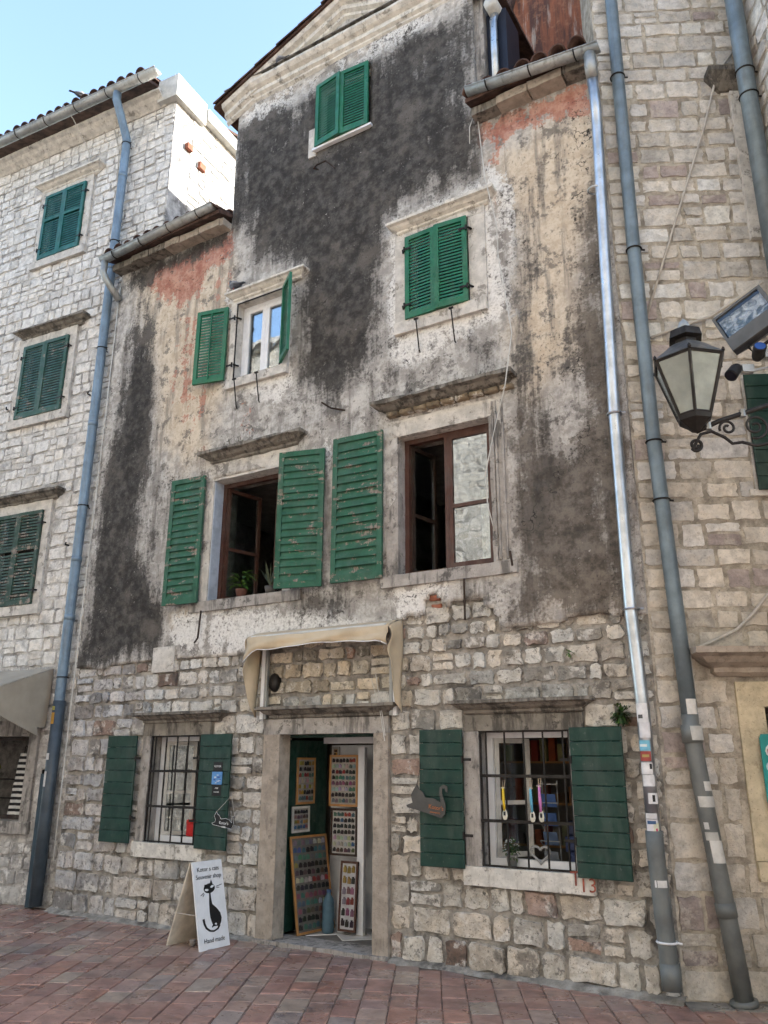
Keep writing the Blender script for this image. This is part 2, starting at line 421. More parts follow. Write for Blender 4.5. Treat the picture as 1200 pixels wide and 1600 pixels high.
        for i in range(nx+1):
            for j in range(nz+1): idx[i, j] = len(vs); vs.append(P(i, j))
        for i in range(nx):
            for j in range(nz): fs.append((idx[i, j], idx[i+1, j], idx[i+1, j+1], idx[i, j+1]))
        ring = [(i, 0) for i in range(nx)]+[(nx, j) for j in range(nz)]+[(i, nz) for i in range(nx, 0, -1)]+[(0, j) for j in range(nz, 0, -1)]
        bk = []
        for q in ring:
            v = vs[idx[q]]; bk.append(len(vs)); vs.append((v[0], y1, v[2]))
        for a in range(len(ring)):
            b = (a+1) % len(ring); fs.append((idx[ring[b]], idx[ring[a]], bk[a], bk[b]))
        fs.append(tuple(bk))
        return s.add(vs, fs)

WC = {}      # frame-space centre of every object that parents others
def mesh_obj(name, mb, mat, smooth=False):
    me = bpy.data.meshes.new(name)
    me.from_pydata(mb.v, [], mb.f)
    if mb.t and len(mb.t) == len(mb.v):
        at = me.attributes.new('tint', 'FLOAT_COLOR', 'POINT')
        at.data.foreach_set('color', np.array([(c[0], c[1], c[2], 1.0) for c in mb.t], dtype=np.float32).ravel())
    if mat is not None: me.materials.append(MAT[mat] if isinstance(mat, str) else mat)
    if smooth: me.polygons.foreach_set('use_smooth', [True]*len(me.polygons))
    me.update()
    o = bpy.data.objects.new(name, me)
    COL.objects.link(o)
    return o
def add(mb, name, mat, parent=None, smooth=False, label=None, kind=None):
    # geometry given in the coordinates of the thing's frame; the object's origin goes to its centre
    V = np.array(mb.v); c = (V.min(0)+V.max(0))/2
    mb.v = [tuple(p) for p in (V-c)]
    o = mesh_obj(name, mb, mat, smooth)
    pc = WC[parent.name] if parent is not None else np.zeros(3)
    o.location = tuple(c-pc)
    if parent is not None: o.parent = parent
    WC[o.name] = c
    if label: o['label'] = label
    if kind: o['kind'] = kind
    return o
def put(me_obj, name, parent, loc, rot=(0, 0, 0), scale=(1, 1, 1)):
    # linked copy of a mesh placed under a parent (loc in frame coordinates)
    o = bpy.data.objects.new(name, me_obj.data if hasattr(me_obj, 'data') else me_obj)
    COL.objects.link(o); o.parent = parent
    o.location = tuple(np.array(loc)-WC[parent.name]); o.rotation_euler = rot; o.scale = scale
    return o
def thing(name, label, cat, loc=(0, 0, 0), rotz=0.0, group=None, off=None):
    o = bpy.data.objects.new(name, None); COL.objects.link(o)
    o.empty_display_size = 0.2
    o.location = loc; o.rotation_euler = (0, 0, rotz)
    o['label'] = label; o['category'] = cat
    if group: o['group'] = group
    WC[o.name] = np.array(off if off is not None else (0, 0, 0), float)
    return o
def tag(o, label, cat, group=None):
    o['label'] = label; o['category'] = cat
    if group: o['group'] = group
    return o
def structure(o): o['kind'] = 'structure'; return o
def text_mesh(txt, size, mat, name, parent, origin, ux, uz, extr=0.0008, bold=0.0, align='CENTER'):
    cu = bpy.data.curves.new('t', 'FONT'); cu.body = txt; cu.size = size; cu.extrude = extr; cu.offset = bold
    cu.align_x = align; cu.align_y = 'CENTER'; cu.resolution_u = 3
    t = bpy.data.objects.new('t', cu); COL.objects.link(t)
    bpy.context.view_layer.update()
    me = bpy.data.meshes.new_from_object(t.evaluated_get(bpy.context.evaluated_depsgraph_get()))
    bpy.data.objects.remove(t)
    ux = Vector(ux).normalized(); uz = Vector(uz).normalized(); n = ux.cross(uz)
    mb = MB()
    for v in me.vertices: mb.v.append(tuple(Vector(origin)+ux*v.co.x+uz*v.co.y+n*v.co.z))
    for p in me.polygons: mb.f.append(tuple(p.vertices))
    bpy.data.meshes.remove(me)
    return add(mb, name, mat, parent)

def slab_holes(x0, x1, z0, z1, y0, y1, holes, mb=None):
    mb = mb or MB()
    xs = sorted({x0, x1, *[h[0] for h in holes], *[h[1] for h in holes]}); xs = [x for x in xs if x0 <= x <= x1]
    zs = sorted({z0, z1, *[h[2] for h in holes], *[h[3] for h in holes]}); zs = [z for z in zs if z0 <= z <= z1]
    def solid(i, j):
        if i < 0 or j < 0 or i >= len(xs)-1 or j >= len(zs)-1: return False
        cx = (xs[i]+xs[i+1])/2; cz = (zs[j]+zs[j+1])/2
        return not any(h[0] < cx < h[1] and h[2] < cz < h[3] for h in holes)
    for i in range(len(xs)-1):
        for j in range(len(zs)-1):
            if not solid(i, j): continue
            a, b, c, d = xs[i], xs[i+1], zs[j], zs[j+1]
            mb.add([(a,y0,c),(b,y0,c),(b,y0,d),(a,y0,d)], [(0,1,2,3)])
            mb.add([(a,y1,c),(b,y1,c),(b,y1,d),(a,y1,d)], [(3,2,1,0)])
            if not solid(i-1, j): mb.add([(a,y0,c),(a,y0,d),(a,y1,d),(a,y1,c)], [(0,1,2,3)])
            if not solid(i+1, j): mb.add([(b,y0,c),(b,y1,c),(b,y1,d),(b,y0,d)], [(0,1,2,3)])
            if not solid(i, j-1): mb.add([(a,y0,c),(a,y1,c),(b,y1,c),(b,y0,c)], [(0,1,2,3)])
            if not solid(i, j+1): mb.add([(a,y0,d),(b,y0,d),(b,y1,d),(a,y1,d)], [(0,1,2,3)])
    return mb

# ------------------------------------------------------------------ masonry
def stone_geo(mb, x0, x1, z0, z1, yback, yfront, tint, rs, gap=0.008, corner=0.03, rough=0.01):
    """one worn block: ragged outline, short shoulder, uneven chiselled face"""
    w_ = x1-x0; h_ = z1-z0
    c = min(corner, 0.28*w_, 0.28*h_)
    j = lambda a: rs.uniform(-a, a)
    g = gap; rr = min(rough, .1*min(w_, h_))
    a0, a1, b0, b1 = x0+g, x1-g, z0+g, z1-g
    cc = [c*rs.uniform(.15, 1) for _ in range(4)]
    base = []
    for (p, q, ca, cb) in (((a0, b0), (a1, b0), cc[0], cc[1]), ((a1, b0), (a1, b1), cc[1], cc[2]), ((a1, b1), (a0, b1), cc[2], cc[3]), ((a0, b1), (a0, b0), cc[3], cc[0])):
        L = math.hypot(q[0]-p[0], q[1]-p[1]); dx, dz = (q[0]-p[0])/L, (q[1]-p[1])/L
        for t in (ca/L, .36+j(.06), .64+j(.06), 1-cb/L):
            o_ = rs.uniform(-.4, 1.0)*rr
            base.append((p[0]+dx*L*t-dz*o_, p[1]+dz*L*t+dx*o_))
    cx, cz = (x0+x1)/2, (z0+z1)/2; n = len(base)
    sh = min(0.016, 0.1*min(w_, h_))
    dep = yback-yfront
    vs = [(x, yback, z) for x, z in base]
    for x, z in base:
        dx, dz = cx-x, cz-z; L = math.hypot(dx, dz) or 1; s_ = sh*rs.uniform(.3, 1.2)
        vs.append((x+dx/L*s_, yfront+rs.uniform(-.0025, .004), z+dz/L*s_))
    vs.append((cx+j(w_*.15), yfront-.003*rs.uniform(-.6, 1), cz+j(h_*.15)))
    fs = [(i, (i+1) % n, n+(i+1) % n, n+i) for i in range(n)]+[(n+i, n+(i+1) % n, 2*n) for i in range(n)]
    mb.add(vs, fs, tint)

def courses(x0, x1, z0, z1, hfun, wmin, wmax, rs, holes=(), top=None, split=0.12):
    """coursed rubble: list of (x0,x1,z0,z1) clear of the holes"""
    out = []; z = z0
    while z < z1:
        h = hfun(z)*rs.uniform(.82, 1.2)
        if z+h > z1-0.05: h = z1-z
        x = x0-rs.uniform(0, wmin*.5)
        segs = [(x0, x1)]
        for (a, b, c, d) in holes:
            if z+h*0.5 > c and z+h*0.5 < d:
                ns = []
                for (p, q) in segs:
                    if b <= p or a >= q: ns.append((p, q))
                    else:
                        if a-p > 0.05: ns.append((p, a))
                        if q-b > 0.05: ns.append((b, q))
                segs = ns
        for (p, q) in segs:
            x = p
            while x < q-0.02:
                w_ = rs.uniform(wmin, wmax)*(0.8+0.4*h/0.2*0.5)
                if q-(x+w_) < wmin*0.7: w_ = q-x
                if w_ > wmax*1.4: w_ *= 0.5
                wob = lambda: rs.uniform(-.012, .012)
                if top is None or z < top(x+w_/2)+0.02:
                    if rs.random() < split and h > 0.15:
                        k = rs.uniform(.4, .6); out.append((x, x+w_, z, z+h*k)); out.append((x, x+w_, z+h*k, z+h))
                    elif rs.random() < 0.25:
                        d = rs.uniform(0.01, 0.035)*(1 if h > .12 else .3)
                        out.append((x, x+w_, z+d*rs.random(), z+h-d*rs.random()))
                    else: out.append((x, x+w_, z+wob()*.5, z+h+wob()*.5))
                x += w_
        z += h
    return out

def lay_stones(stones, root, mat, tintf, rs, yback=0.03, proud=(0.012, 0.035), gap=0.008, view=lambda x, z: True, cap=290, corner=0.03, rough=0.01, label=None):
    order = sorted(stones, key=lambda q: -((q[1]-q[0])*(q[3]-q[2])*(1 if view((q[0]+q[1])/2, (q[2]+q[3])/2) else 0.0001)))
    rest = MB()
    for k, (a, b, c, d) in enumerate(order):
        t = tintf((a+b)/2, (c+d)/2, rs)
        yf = -rs.uniform(*proud)
        if k < cap and view((a+b)/2, (c+d)/2):
            m_ = MB(); stone_geo(m_, a, b, c, d, yback, yf, t, rs, gap, corner, rough); add(m_, 'stone', mat, root, False)
        else: stone_geo(rest, a, b, c, d, yback, yf, t, rs, gap, corner, rough)
    if rest.v: add(rest, 'stonework', mat, root, False, kind='stuff')

# ================================================================== GROUND
AR = math.radians(28.0)                       # turn of the right-hand house; the paving follows it
UR = np.array([math.cos(AR), math.sin(AR), 0]); NR = np.array([-math.sin(AR), math.cos(AR), 0])
OR = np.array([-1.62, 0.0, 0.0])
AL = math.radians(5.0)
OL = np.array([-8.87, 0.12, 0.0]); UL = np.array([math.cos(AL), math.sin(AL), 0]); NL = np.array([-math.sin(AL), math.cos(AL), 0])
def seen(p, mx=1.06):
    v = Vector(p)-CAM_POS; a = v.dot(_fw)
    if a < 0.1: return False
    return abs(v.dot(_r)/a*1260) < 600*mx and abs(v.dot(_u)/a*1260) < 800*mx

g = MB(); g.add([(-900, -900, -0.06), (900, -900, -0.06), (900, 900, -0.06), (-900, 900, -0.06)], [(0, 1, 2, 3)])
structure(add(g, 'ground', 'ground'))
# paving: rows of stone setts running towards the right-hand house
pv_root = MB(); pv_root.add([(-30, -11.5, -0.010), (12, -11.5, -0.010), (12, 0.6, -0.010), (-30, 0.6, -0.010)], [(0, 1, 2, 3)])
pavement = structure(add(pv_root, 'pavement', mat_mortar('joint_sand', (.26, .19, .15), dk=.5)))
PAL = [((0.235, 0.135, 0.105), 6), ((0.21, 0.115, 0.092), 5), ((0.25, 0.165, 0.13), 6), ((0.24, 0.18, 0.145), 4), ((0.265, 0.215, 0.165), 1.8), ((0.19, 0.13, 0.115), 3), ((0.21, 0.18, 0.16), 1.2), ((0.25, 0.125, 0.09), 2)]
def pick(rs, pal):
    t = rs.uniform(0, sum(w_ for _, w_ in pal))
    for c, w_ in pal:
        t -= w_
        if t <= 0: break
    k = rs.uniform(1.2, 1.45)
    return tuple((x*.75+m_*.25)*k for x, m_ in zip(c, (.28, .16, .122)))
rs = random.Random(11)
pavers = []
RW = 0.2
for r in range(-75, 24):
    u0 = r*RW + 0.012*math.sin(r*1.7); u1 = (r+1)*RW + 0.012*math.sin((r+1)*1.7)
    v = -12+rs.uniform(0, .3)
    while v < 6:
        L = rs.choice([.24, .3, .34, .4, .46])*rs.uniform(.92, 1.08)
        c = OR+UR*(u0+u1)/2+NR*(v+L/2)
        lim = 0.10 if c[0] < -1.5 else (c[0]+1.62)*math.tan(AR)+0.1
        if c[0] < -8.9: lim = 0.2+(c[0]+8.87)*math.tan(AL)
        if -9.5 < c[1] < lim-0.12 and c[0] > -15 and c[0] < 5: pavers.append((u0, u1, v, v+L))
        v += L
def paver_geo(mb, q, rs):
    u0, u1, v0, v1 = q; g_ = 0.0045; b = 0.006
    top = rs.uniform(-.003, .003); tl = [top+rs.uniform(-.0025, .0025) for _ in range(4)]
    P = lambda u, v, z: tuple(OR+UR*u+NR*v+np.array([0, 0, z]))
    jt = lambda: rs.uniform(-.004, .004)
    cs = [(u0+g_+jt(), v0+g_+jt()), (u1-g_+jt(), v0+g_+jt()), (u1-g_+jt(), v1-g_+jt()), (u0+g_+jt(), v1-g_+jt())]
    cu, cv = (u0+u1)/2, (v0+v1)/2
    ins = [(u+(b if u < cu else -b), v+(b if v < cv else -b)) for u, v in cs]
    vs = [P(u, v, -.04) for u, v in cs]+[P(u, v, tl[i]-.006) for i, (u, v) in enumerate(cs)]+[P(u, v, tl[i]) for i, (u, v) in enumerate(ins)]
    fs = [(8, 9, 10, 11)]+[(k*4+i, k*4+(i+1) % 4, (k+1)*4+(i+1) % 4, (k+1)*4+i) for k in range(2) for i in range(4)]
    mb.add(vs, fs, pick(rs, PAL))
pavers.sort(key=lambda q: (Vector(OR+UR*(q[0]+q[1])/2+NR*(q[2]+q[3])/2)-CAM_POS).length if seen(OR+UR*(q[0]+q[1])/2+NR*(q[2]+q[3])/2) else 99)
rest = MB()
for k, q in enumerate(pavers):
    if k < 295 and seen(OR+UR*(q[0]+q[1])/2+NR*(q[2]+q[3])/2):
        m_ = MB(); paver_geo(m_, q, rs); add(m_, 'paving_stone', 'paver', pavement)
    else: paver_geo(rest, q, rs)
add(rest, 'paving_stones', 'paver', pavement, kind='stuff')
# rough cement fillet where wall and paving meet
fl = MB(); n = 130; vs = []; fs = []
for i in range(n+1):
    x = -8.9+7.3*i/n; w_ = 0.05+0.09*float(fnoise(x*2.2, 3, 9)); h = 0.012+0.03*float(fnoise(x*3.1, 7, 5))
    if -5.74 < x < -4.15: h = 0.006; w_ = 0.03
    vs += [(x, 0.03, h+0.02), (x, -0.035, h), (x, -w_*.7, h*.5+.004), (x, -w_-.02, -0.004)]
for i in range(n):
    for k in range(3): fs.append((i*4+k, i*4+k+1, (i+1)*4+k+1, (i+1)*4+k))
fl.add(vs, fs); add(fl, 'cement_fillet', 'mortar_main', pavement, True)
# grey kerb slabs at the foot of the right-hand house
for (a, b) in ((-0.02, 0.30), (0.31, 0.75), (0.76, 1.25), (1.26, 1.8)):
    m_ = MB(); cs = [(a+.004, -.22), (b-.004, -.22), (b-.004, -.03), (a+.004, -.03)]
    P = lambda u, v, z: tuple(OR+UR*u+NR*v+np.array([0, 0, z]))
    m_.add([P(u, v, -.03) for u, v in cs]+[P(u, v, .012+rs.uniform(-.003, .003)) for u, v in cs], [(4, 5, 6, 7), (0, 1, 5, 4), (1, 2, 6, 5), (2, 3, 7, 6), (3, 0, 4, 7)], (0.2, 0.19, 0.17))
    add(m_, 'kerb_slab', 'paver', pavement)

# ================================================================== MAIN HOUSE
house = thing('plastered_house', 'tall soot-stained plastered house with gable, green shutters and stone ground floor', 'house', (-5.2, 0, 0), off=(-5.2, 0, 0))
X0, X1 = -8.87, -1.62
TX0, TX1 = -6.71, -3.03            # tall gabled middle
ZE, ZC = 8.80, 10.74               # wing eaves, underside of the gable cornice
XM = (TX0+TX1)/2
OPN = dict(gable=(-5.30, -4.47, 9.39, 10.40), ur=(-3.93, -3.15, 6.41, 7.48), ul=(-6.46, -5.72, 6.34, 7.42),
           bl=(-6.69, -5.56, 3.52, 5.02), br=(-4.06, -3.00, 3.53, 5.05),
           door=(-5.50, -4.34, 0.03, 1.98), lr=(-3.22, -2.37, 0.84, 1.98), ll=(-7.41, -6.60, 0.84, 1.99))
holes = list(OPN.values())
wholes = [(a-.02, b+.02, c-.02, d+.02) for a, b, c, d in holes if c > .1]+[(-5.70, -4.32, .01, 2.0)]
wall = slab_holes(X0, X1, -0.05, ZE, 0.0, 0.42, wholes)
slab_holes(TX0, TX1, ZE, ZC, 0.0, 0.42, wholes, wall)
wall.prism([(TX0, ZC), (TX1, ZC), (XM, 11.5)], 0.0, 0.42)
for xs_ in ((X0, X0+.35), (X1-.35, X1)): wall.box(xs_[0], xs_[1], 0.425, 6.0, -.05, ZE)
wall.box(X0, X1, 6.0, 6.3, -.05, ZE)
wall.box(TX0, TX0+.3, .425, 6, ZE, ZC); wall.box(TX1-.3, TX1, .425, 6, ZE, ZC)
add(wall, 'wall', 'mortar_main', house)
inn = MB()
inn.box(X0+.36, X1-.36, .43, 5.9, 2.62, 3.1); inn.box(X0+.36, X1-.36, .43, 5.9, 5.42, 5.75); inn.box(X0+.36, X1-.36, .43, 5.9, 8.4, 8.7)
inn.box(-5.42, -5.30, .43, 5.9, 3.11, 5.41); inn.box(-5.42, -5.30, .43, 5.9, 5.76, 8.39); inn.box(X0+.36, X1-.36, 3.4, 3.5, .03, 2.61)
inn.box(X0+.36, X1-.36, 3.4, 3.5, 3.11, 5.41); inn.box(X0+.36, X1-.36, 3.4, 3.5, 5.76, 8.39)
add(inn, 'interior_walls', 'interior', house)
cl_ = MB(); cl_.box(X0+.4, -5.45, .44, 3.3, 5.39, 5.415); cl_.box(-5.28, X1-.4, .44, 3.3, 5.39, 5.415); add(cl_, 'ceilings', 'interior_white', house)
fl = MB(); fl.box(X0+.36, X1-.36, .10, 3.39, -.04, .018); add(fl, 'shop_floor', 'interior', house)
shopfloor = bpy.data.objects['shop_floor']
tl = MB(); s_ = .315; tl.add([(-s_/1.414, 0, 0), (0, -s_/1.414, 0), (s_/1.414, 0, 0), (0, s_/1.414, 0), (-s_/1.44, 0, .008), (0, -s_/1.44, .008), (s_/1.44, 0, .008), (0, s_/1.44, .008)],
       [(4, 5, 6, 7), (0, 1, 5, 4), (1, 2, 6, 5), (2, 3, 7, 6), (3, 0, 4, 7)])
tm = mesh_obj('floor_tile', tl, 'floor_tile'); first = True
for i in range(-2, 7):
    for j in range(0, 9):
        for k in (0, 1):
            x = -5.6+(i+k*.5)*.447; y = .34+(j+k*.5)*.447
            if -5.95 < x < -3.2 and .36 < y < 3.1:
                if first: tm.parent = shopfloor; tm.location = tuple(np.array((x, y, .02))-WC['shop_floor']); first = False
                else: put(tm, 'floor_tile', shopfloor, (x, y, .02))

STAIN = {
 'soot': [
  (0.72, 0.12, [(-6.78,10.45), (-5.4,10.5), (-3.0,10.55), (-2.98,8.0), (-3.4,7.95), (-4.25,7.95), (-4.3,6.2), (-5.4,6.0), (-5.45,7.75), (-6.2,8.05), (-6.78,8.75)]),
  (0.55, 0.2, [(-2.75,7.5), (-2.45,7.4), (-2.3,6.2), (-2.5,5.2), (-2.75,4.0), (-2.8,3.2), (-2.5,3.3), (-2.2,4.4), (-2.05,5.4), (-2.35,6.6), (-2.5,5.0), (-2.8,5.2), (-2.68,6.2)]),
  (0.5, 0.2, [(-5.4,5.6), (-4.4,5.5), (-4.4,5.3), (-5.3,5.3)]),
  (0.9, 0.10, [(-8.75,8.75), (-6.75,8.78), (-6.78,8.5), (-7.3,8.42), (-7.9,8.45), (-8.4,8.3), (-8.72,8.4)]),
  (0.6, 0.12, [(-2.98,8.78), (-2.2,8.78), (-2.3,8.5), (-2.7,8.55)]),
  (0.85, 0.25, [(-6.72,10.35), (-6.0,10.3), (-5.6,9.95), (-5.45,7.6), (-6.0,7.85), (-6.35,8.2), (-6.62,8.9)]),
  (0.45, 0.3, [(-4.25,6.8), (-4.2,6.1), (-3.4,5.75), (-3.4,5.55), (-4.4,5.55), (-5.3,5.6), (-5.4,6.1)]),
  (0.5, 0.2, [(-7.05,5.2), (-6.75,5.2), (-6.75,3.5), (-7.3,3.3), (-7.5,3.9)]),
  (0.4, 0.2, [(-4.9,5.2), (-4.7,5.3), (-4.6,3.5), (-5.0,3.3), (-5.1,4.0)]),
  (0.95, 0.25, [(-6.63,9.74), (-5.61,9.97), (-4.29,10.10), (-3.01,10.10), (-3.07,8.09), (-3.42,7.97), (-4.19,7.97), (-4.27,6.82), (-4.21,6.18), (-4.61,5.84), (-4.96,5.60), (-5.44,6.05), (-5.45,7.56), (-5.82,7.83), (-6.27,8.14), (-6.48,8.77), (-6.64,8.94)]),
  (0.55, 0.2, [(-6.67,10.25), (-5.29,10.14), (-4.29,10.20), (-4.28,9.49), (-5.47,9.33), (-6.62,9.30)]),
  (1.0, 0.15, [(-8.21,7.56), (-7.92,6.68), (-7.88,5.72), (-7.95,4.83), (-8.00,4.32), (-7.61,3.93), (-7.36,3.43), (-7.39,3.08), (-7.98,2.92), (-8.84,2.84), (-8.81,3.64), (-8.74,5.14), (-8.61,6.45), (-8.52,7.24)]),
  (0.55, 0.2, [(-8.01,4.41), (-7.52,5.11), (-7.15,5.40), (-7.39,4.49), (-7.37,3.51), (-7.58,3.29)]),
  (0.55, 0.2, [(-8.65,7.69), (-8.36,8.02), (-7.93,7.07), (-7.96,6.30), (-8.46,6.82)]),
  (0.5, 0.15, [(-2.72,7.60), (-2.44,7.32), (-2.52,6.41), (-2.73,5.80), (-2.81,6.35)]),
  (0.6, 0.2, [(-3.00,6.33), (-2.73,5.80), (-2.72,5.22), (-3.78,5.94), (-3.85,6.12)]),
  (0.5, 0.15, [(-5.38,5.70), (-4.61,5.52), (-4.35,5.30), (-4.95,5.20), (-4.97,4.51), (-5.04,3.86), (-5.12,5.00)]),
  (0.5, 0.2, [(-7.29,5.69), (-7.06,5.55), (-6.78,4.98), (-7.24,5.19)]),
  (0.55, 0.15, [(-5.03,3.64), (-4.26,3.45), (-4.14,3.14), (-5.06,3.05), (-5.58,3.05), (-5.95,3.23), (-6.63,3.25), (-6.65,3.48), (-5.69,3.46)]),
  (0.45, 0.15, [(-3.52,3.31), (-2.91,3.40), (-2.86,3.03), (-3.25,3.19)]),
 ],
 'brown': [
  (0.95, 0.2, [(-1.97,6.45), (-1.65,7.01), (-1.74,5.11), (-1.72,4.09), (-1.74,3.27), (-1.74,2.94), (-2.86,2.94), (-2.74,3.38), (-2.81,4.02), (-2.76,5.23), (-2.55,5.18), (-2.45,4.61), (-2.14,4.55), (-1.92,5.02), (-2.06,5.75)]),
  (1.0, 0.2, [(-1.95,7.06), (-1.62,7.38), (-1.72,5.38), (-1.74,4.09), (-1.89,3.87), (-1.92,5.02), (-1.88,5.98)]),
  (0.45, 0.2, [(-2.60,8.49), (-1.92,7.67), (-2.09,7.18), (-2.45,7.08), (-2.73,7.43)]),
  (0.5, 0.2, [(-8.72,8.68), (-8.42,8.47), (-7.93,7.07), (-7.76,5.70), (-8.57,5.30)]),
 ],
 'pink': [
  (1.0, 0.08, [(-8.61,8.67), (-6.70,8.68), (-6.64,8.27), (-7.07,8.12), (-7.50,7.65), (-7.88,7.97), (-8.27,8.33)]),
  (0.5, 0.15, [(-7.51,7.75), (-7.07,8.12), (-6.60,8.06), (-6.73,6.93), (-6.83,5.51), (-7.42,5.81), (-7.88,6.67)]),
  (1.0, 0.08, [(-2.99,8.74), (-1.68,8.68), (-1.71,8.23), (-2.24,8.36), (-2.61,8.27), (-2.74,8.01), (-2.93,8.04)]),
  (0.8, 0.05, [(-2.90,7.84), (-2.75,7.69), (-2.78,6.97), (-2.91,7.09)]),
  (0.5, 0.05, [(-6.46,6.22), (-6.13,6.05), (-6.15,5.45), (-6.37,5.67)]),
 ],
 'white': [
  (0.9, 0.1, [(-4.25,7.90), (-2.86,7.87), (-2.70,6.32), (-2.68,6.08), (-3.01,6.03), (-3.31,5.81), (-3.94,5.86), (-4.23,6.06), (-4.27,6.82)]),
  (0.8, 0.1, [(-6.74,7.66), (-5.46,7.71), (-5.44,6.05), (-5.82,5.80), (-6.91,6.42), (-6.58,6.71)]),
  (0.8, 0.1, [(-7.33,3.46), (-5.60,3.45), (-4.57,3.18), (-4.10,3.10), (-4.10,2.97), (-6.02,2.87), (-7.11,2.90), (-7.32,3.11)]),
  (0.9, 0.08, [(-4.14,3.44), (-3.52,3.44), (-3.52,3.18), (-3.81,3.14), (-4.10,3.06)]),
  (0.7, 0.12, [(-6.74,10.74), (-5.31,10.58), (-3.90,10.72), (-3.18,10.71), (-3.05,10.53), (-4.10,10.30), (-5.29,10.14), (-6.65,10.02)]),
  (0.7, 0.06, [(-2.65,4.92), (-2.53,4.90), (-2.57,4.24), (-2.71,4.13)]),
  (0.7, 0.06, [(-3.00,8.32), (-2.71,7.93), (-2.54,7.52), (-2.60,6.67), (-2.74,6.33), (-2.80,7.46), (-2.94,7.77)]),
  (0.8, 0.06, [(-5.09,5.39), (-4.93,5.28), (-4.93,4.66), (-5.04,4.83)]),
  (0.6, 0.15, [(-6.54,8.74), (-6.17,8.20), (-5.41,7.83), (-5.50,7.49), (-6.25,7.84), (-6.67,8.28)]),
 ],
 'cream': [
  (1.0, 0.3, [(-2.85,8.16), (-1.67,8.29), (-1.62,7.62), (-1.97,6.45), (-2.08,5.47), (-2.55,5.18), (-2.72,5.94), (-2.47,6.78)]),
  (0.9, 0.3, [(-8.63,8.54), (-6.61,8.26), (-6.50,6.68), (-6.82,5.33), (-7.25,5.24), (-7.76,5.70), (-8.06,7.11)]),
  (0.7, 0.2, [(-2.57,3.61), (-1.74,3.27), (-1.77,2.94), (-2.67,2.92)]),
  (0.8, 0.1, [(-7.36,3.43), (-6.96,3.47), (-6.93,3.23), (-7.24,3.18)]),
  (0.6, 0.15, [(-6.71,10.79), (-3.18,10.71), (-3.05,10.53), (-6.68,10.43)]),
 ],
}
BOUND=[ (-8.95,2.845), (-8.84,2.830), (-8.35,2.813), (-7.97,2.855), (-7.53,2.869), (-7.10,2.881), (-6.30,2.840), (-6.02,2.851), (-5.74,2.869), (-5.05,2.946), (-4.26,2.986), (-4.09,3.058), (-3.78,3.076), (-3.52,3.117), (-3.20,3.181), (-3.02,3.053), (-2.96,2.909), (-2.76,2.893), (-2.22,2.924), (-2.08,2.924), (-2.06,2.973), (-1.95,2.913), (-1.77,2.914), (-1.67,2.921) ]

def poly_mask(px, pz, poly, feather):
    P = np.array(poly); n = len(P); inside = np.zeros(px.shape, bool); dmin = np.full(px.shape, 1e9)
    for i in range(n):
        x1, z1 = P[i]; x2, z2 = P[(i+1) % n]
        if z1 != z2:
            c = ((z1 > pz) != (z2 > pz)) & (px < (x2-x1)*(pz-z1)/(z2-z1)+x1)
            inside ^= c
        dx, dz = x2-x1, z2-z1
        t = np.clip(((px-x1)*dx+(pz-z1)*dz)/(dx*dx+dz*dz+1e-12), 0, 1)
        dmin = np.minimum(dmin, np.hypot(px-(x1+t*dx), pz-(z1+t*dz)))
    sd = np.where(inside, dmin, -dmin)
    return np.clip(sd/feather*0.5+0.5, 0, 1)
BX = np.array([b[0] for b in BOUND]); BZ = np.array([b[1] for b in BOUND])
def bound(x): return np.interp(x, BX, BZ) + 0.05*(fnoise(np.asarray(x)*5, 0.5, 3)-.5) + 0.03*(fnoise(np.asarray(x)*17, 1.5, 4)-.5)
st = 0.05
gx = np.arange(X0, X1+1e-6, st); gz = np.arange(2.6, 11.5, st)
gxx, gzz = np.meshgrid(gx, gz, indexing='ij')
keep = np.zeros((len(gx)-1, len(gz)-1), bool)
cx = (gx[:-1]+gx[1:])/2; cz = (gz[:-1]+gz[1:])/2
for i, x in enumerate(cx):
    b = float(bound(x))
    for j, z in enumerate(cz):
        ok = z > b and (z < ZE or (TX0 < x < TX1 and z < 11.4-abs(x-XM)*.40))
        for hname, (a, b2, c, d) in OPN.items():
            if a-.02 < x < b2+.02 and c-.02 < z < d+.02: ok = False
        if ok and ((x+3.655)/.13)**2+((z-3.10)/.22)**2 < 1+.5*(vnoise(x*13, z*13, 2)-.5): ok = False
        if ok and ((x+3.30)/.20)**2+((z-3.14)/.07)**2 < 1: ok = False
        keep[i, j] = ok
und = (fnoise(gxx*.9, gzz*.9, 21)-.5)*.05+(fnoise(gxx*5, gzz*5, 31)-.5)*.018
yy = -0.042+und
vid = -np.ones(gxx.shape, int); V = []; Fc = []
def vidx(i, j):
    if vid[i, j] < 0:
        z = gz[j]; b = float(bound(gx[i]))
        if j+1 < len(gz) and (z < b): z = min(b, gz[j+1]-.01)
        vid[i, j] = len(V); V.append((gx[i], yy[i, j], z))
    return vid[i, j]
for i in range(keep.shape[0]):
    for j in range(keep.shape[1]):
        if keep[i, j]: Fc.append((vidx(i, j), vidx(i+1, j), vidx(i+1, j+1), vidx(i, j+1)))
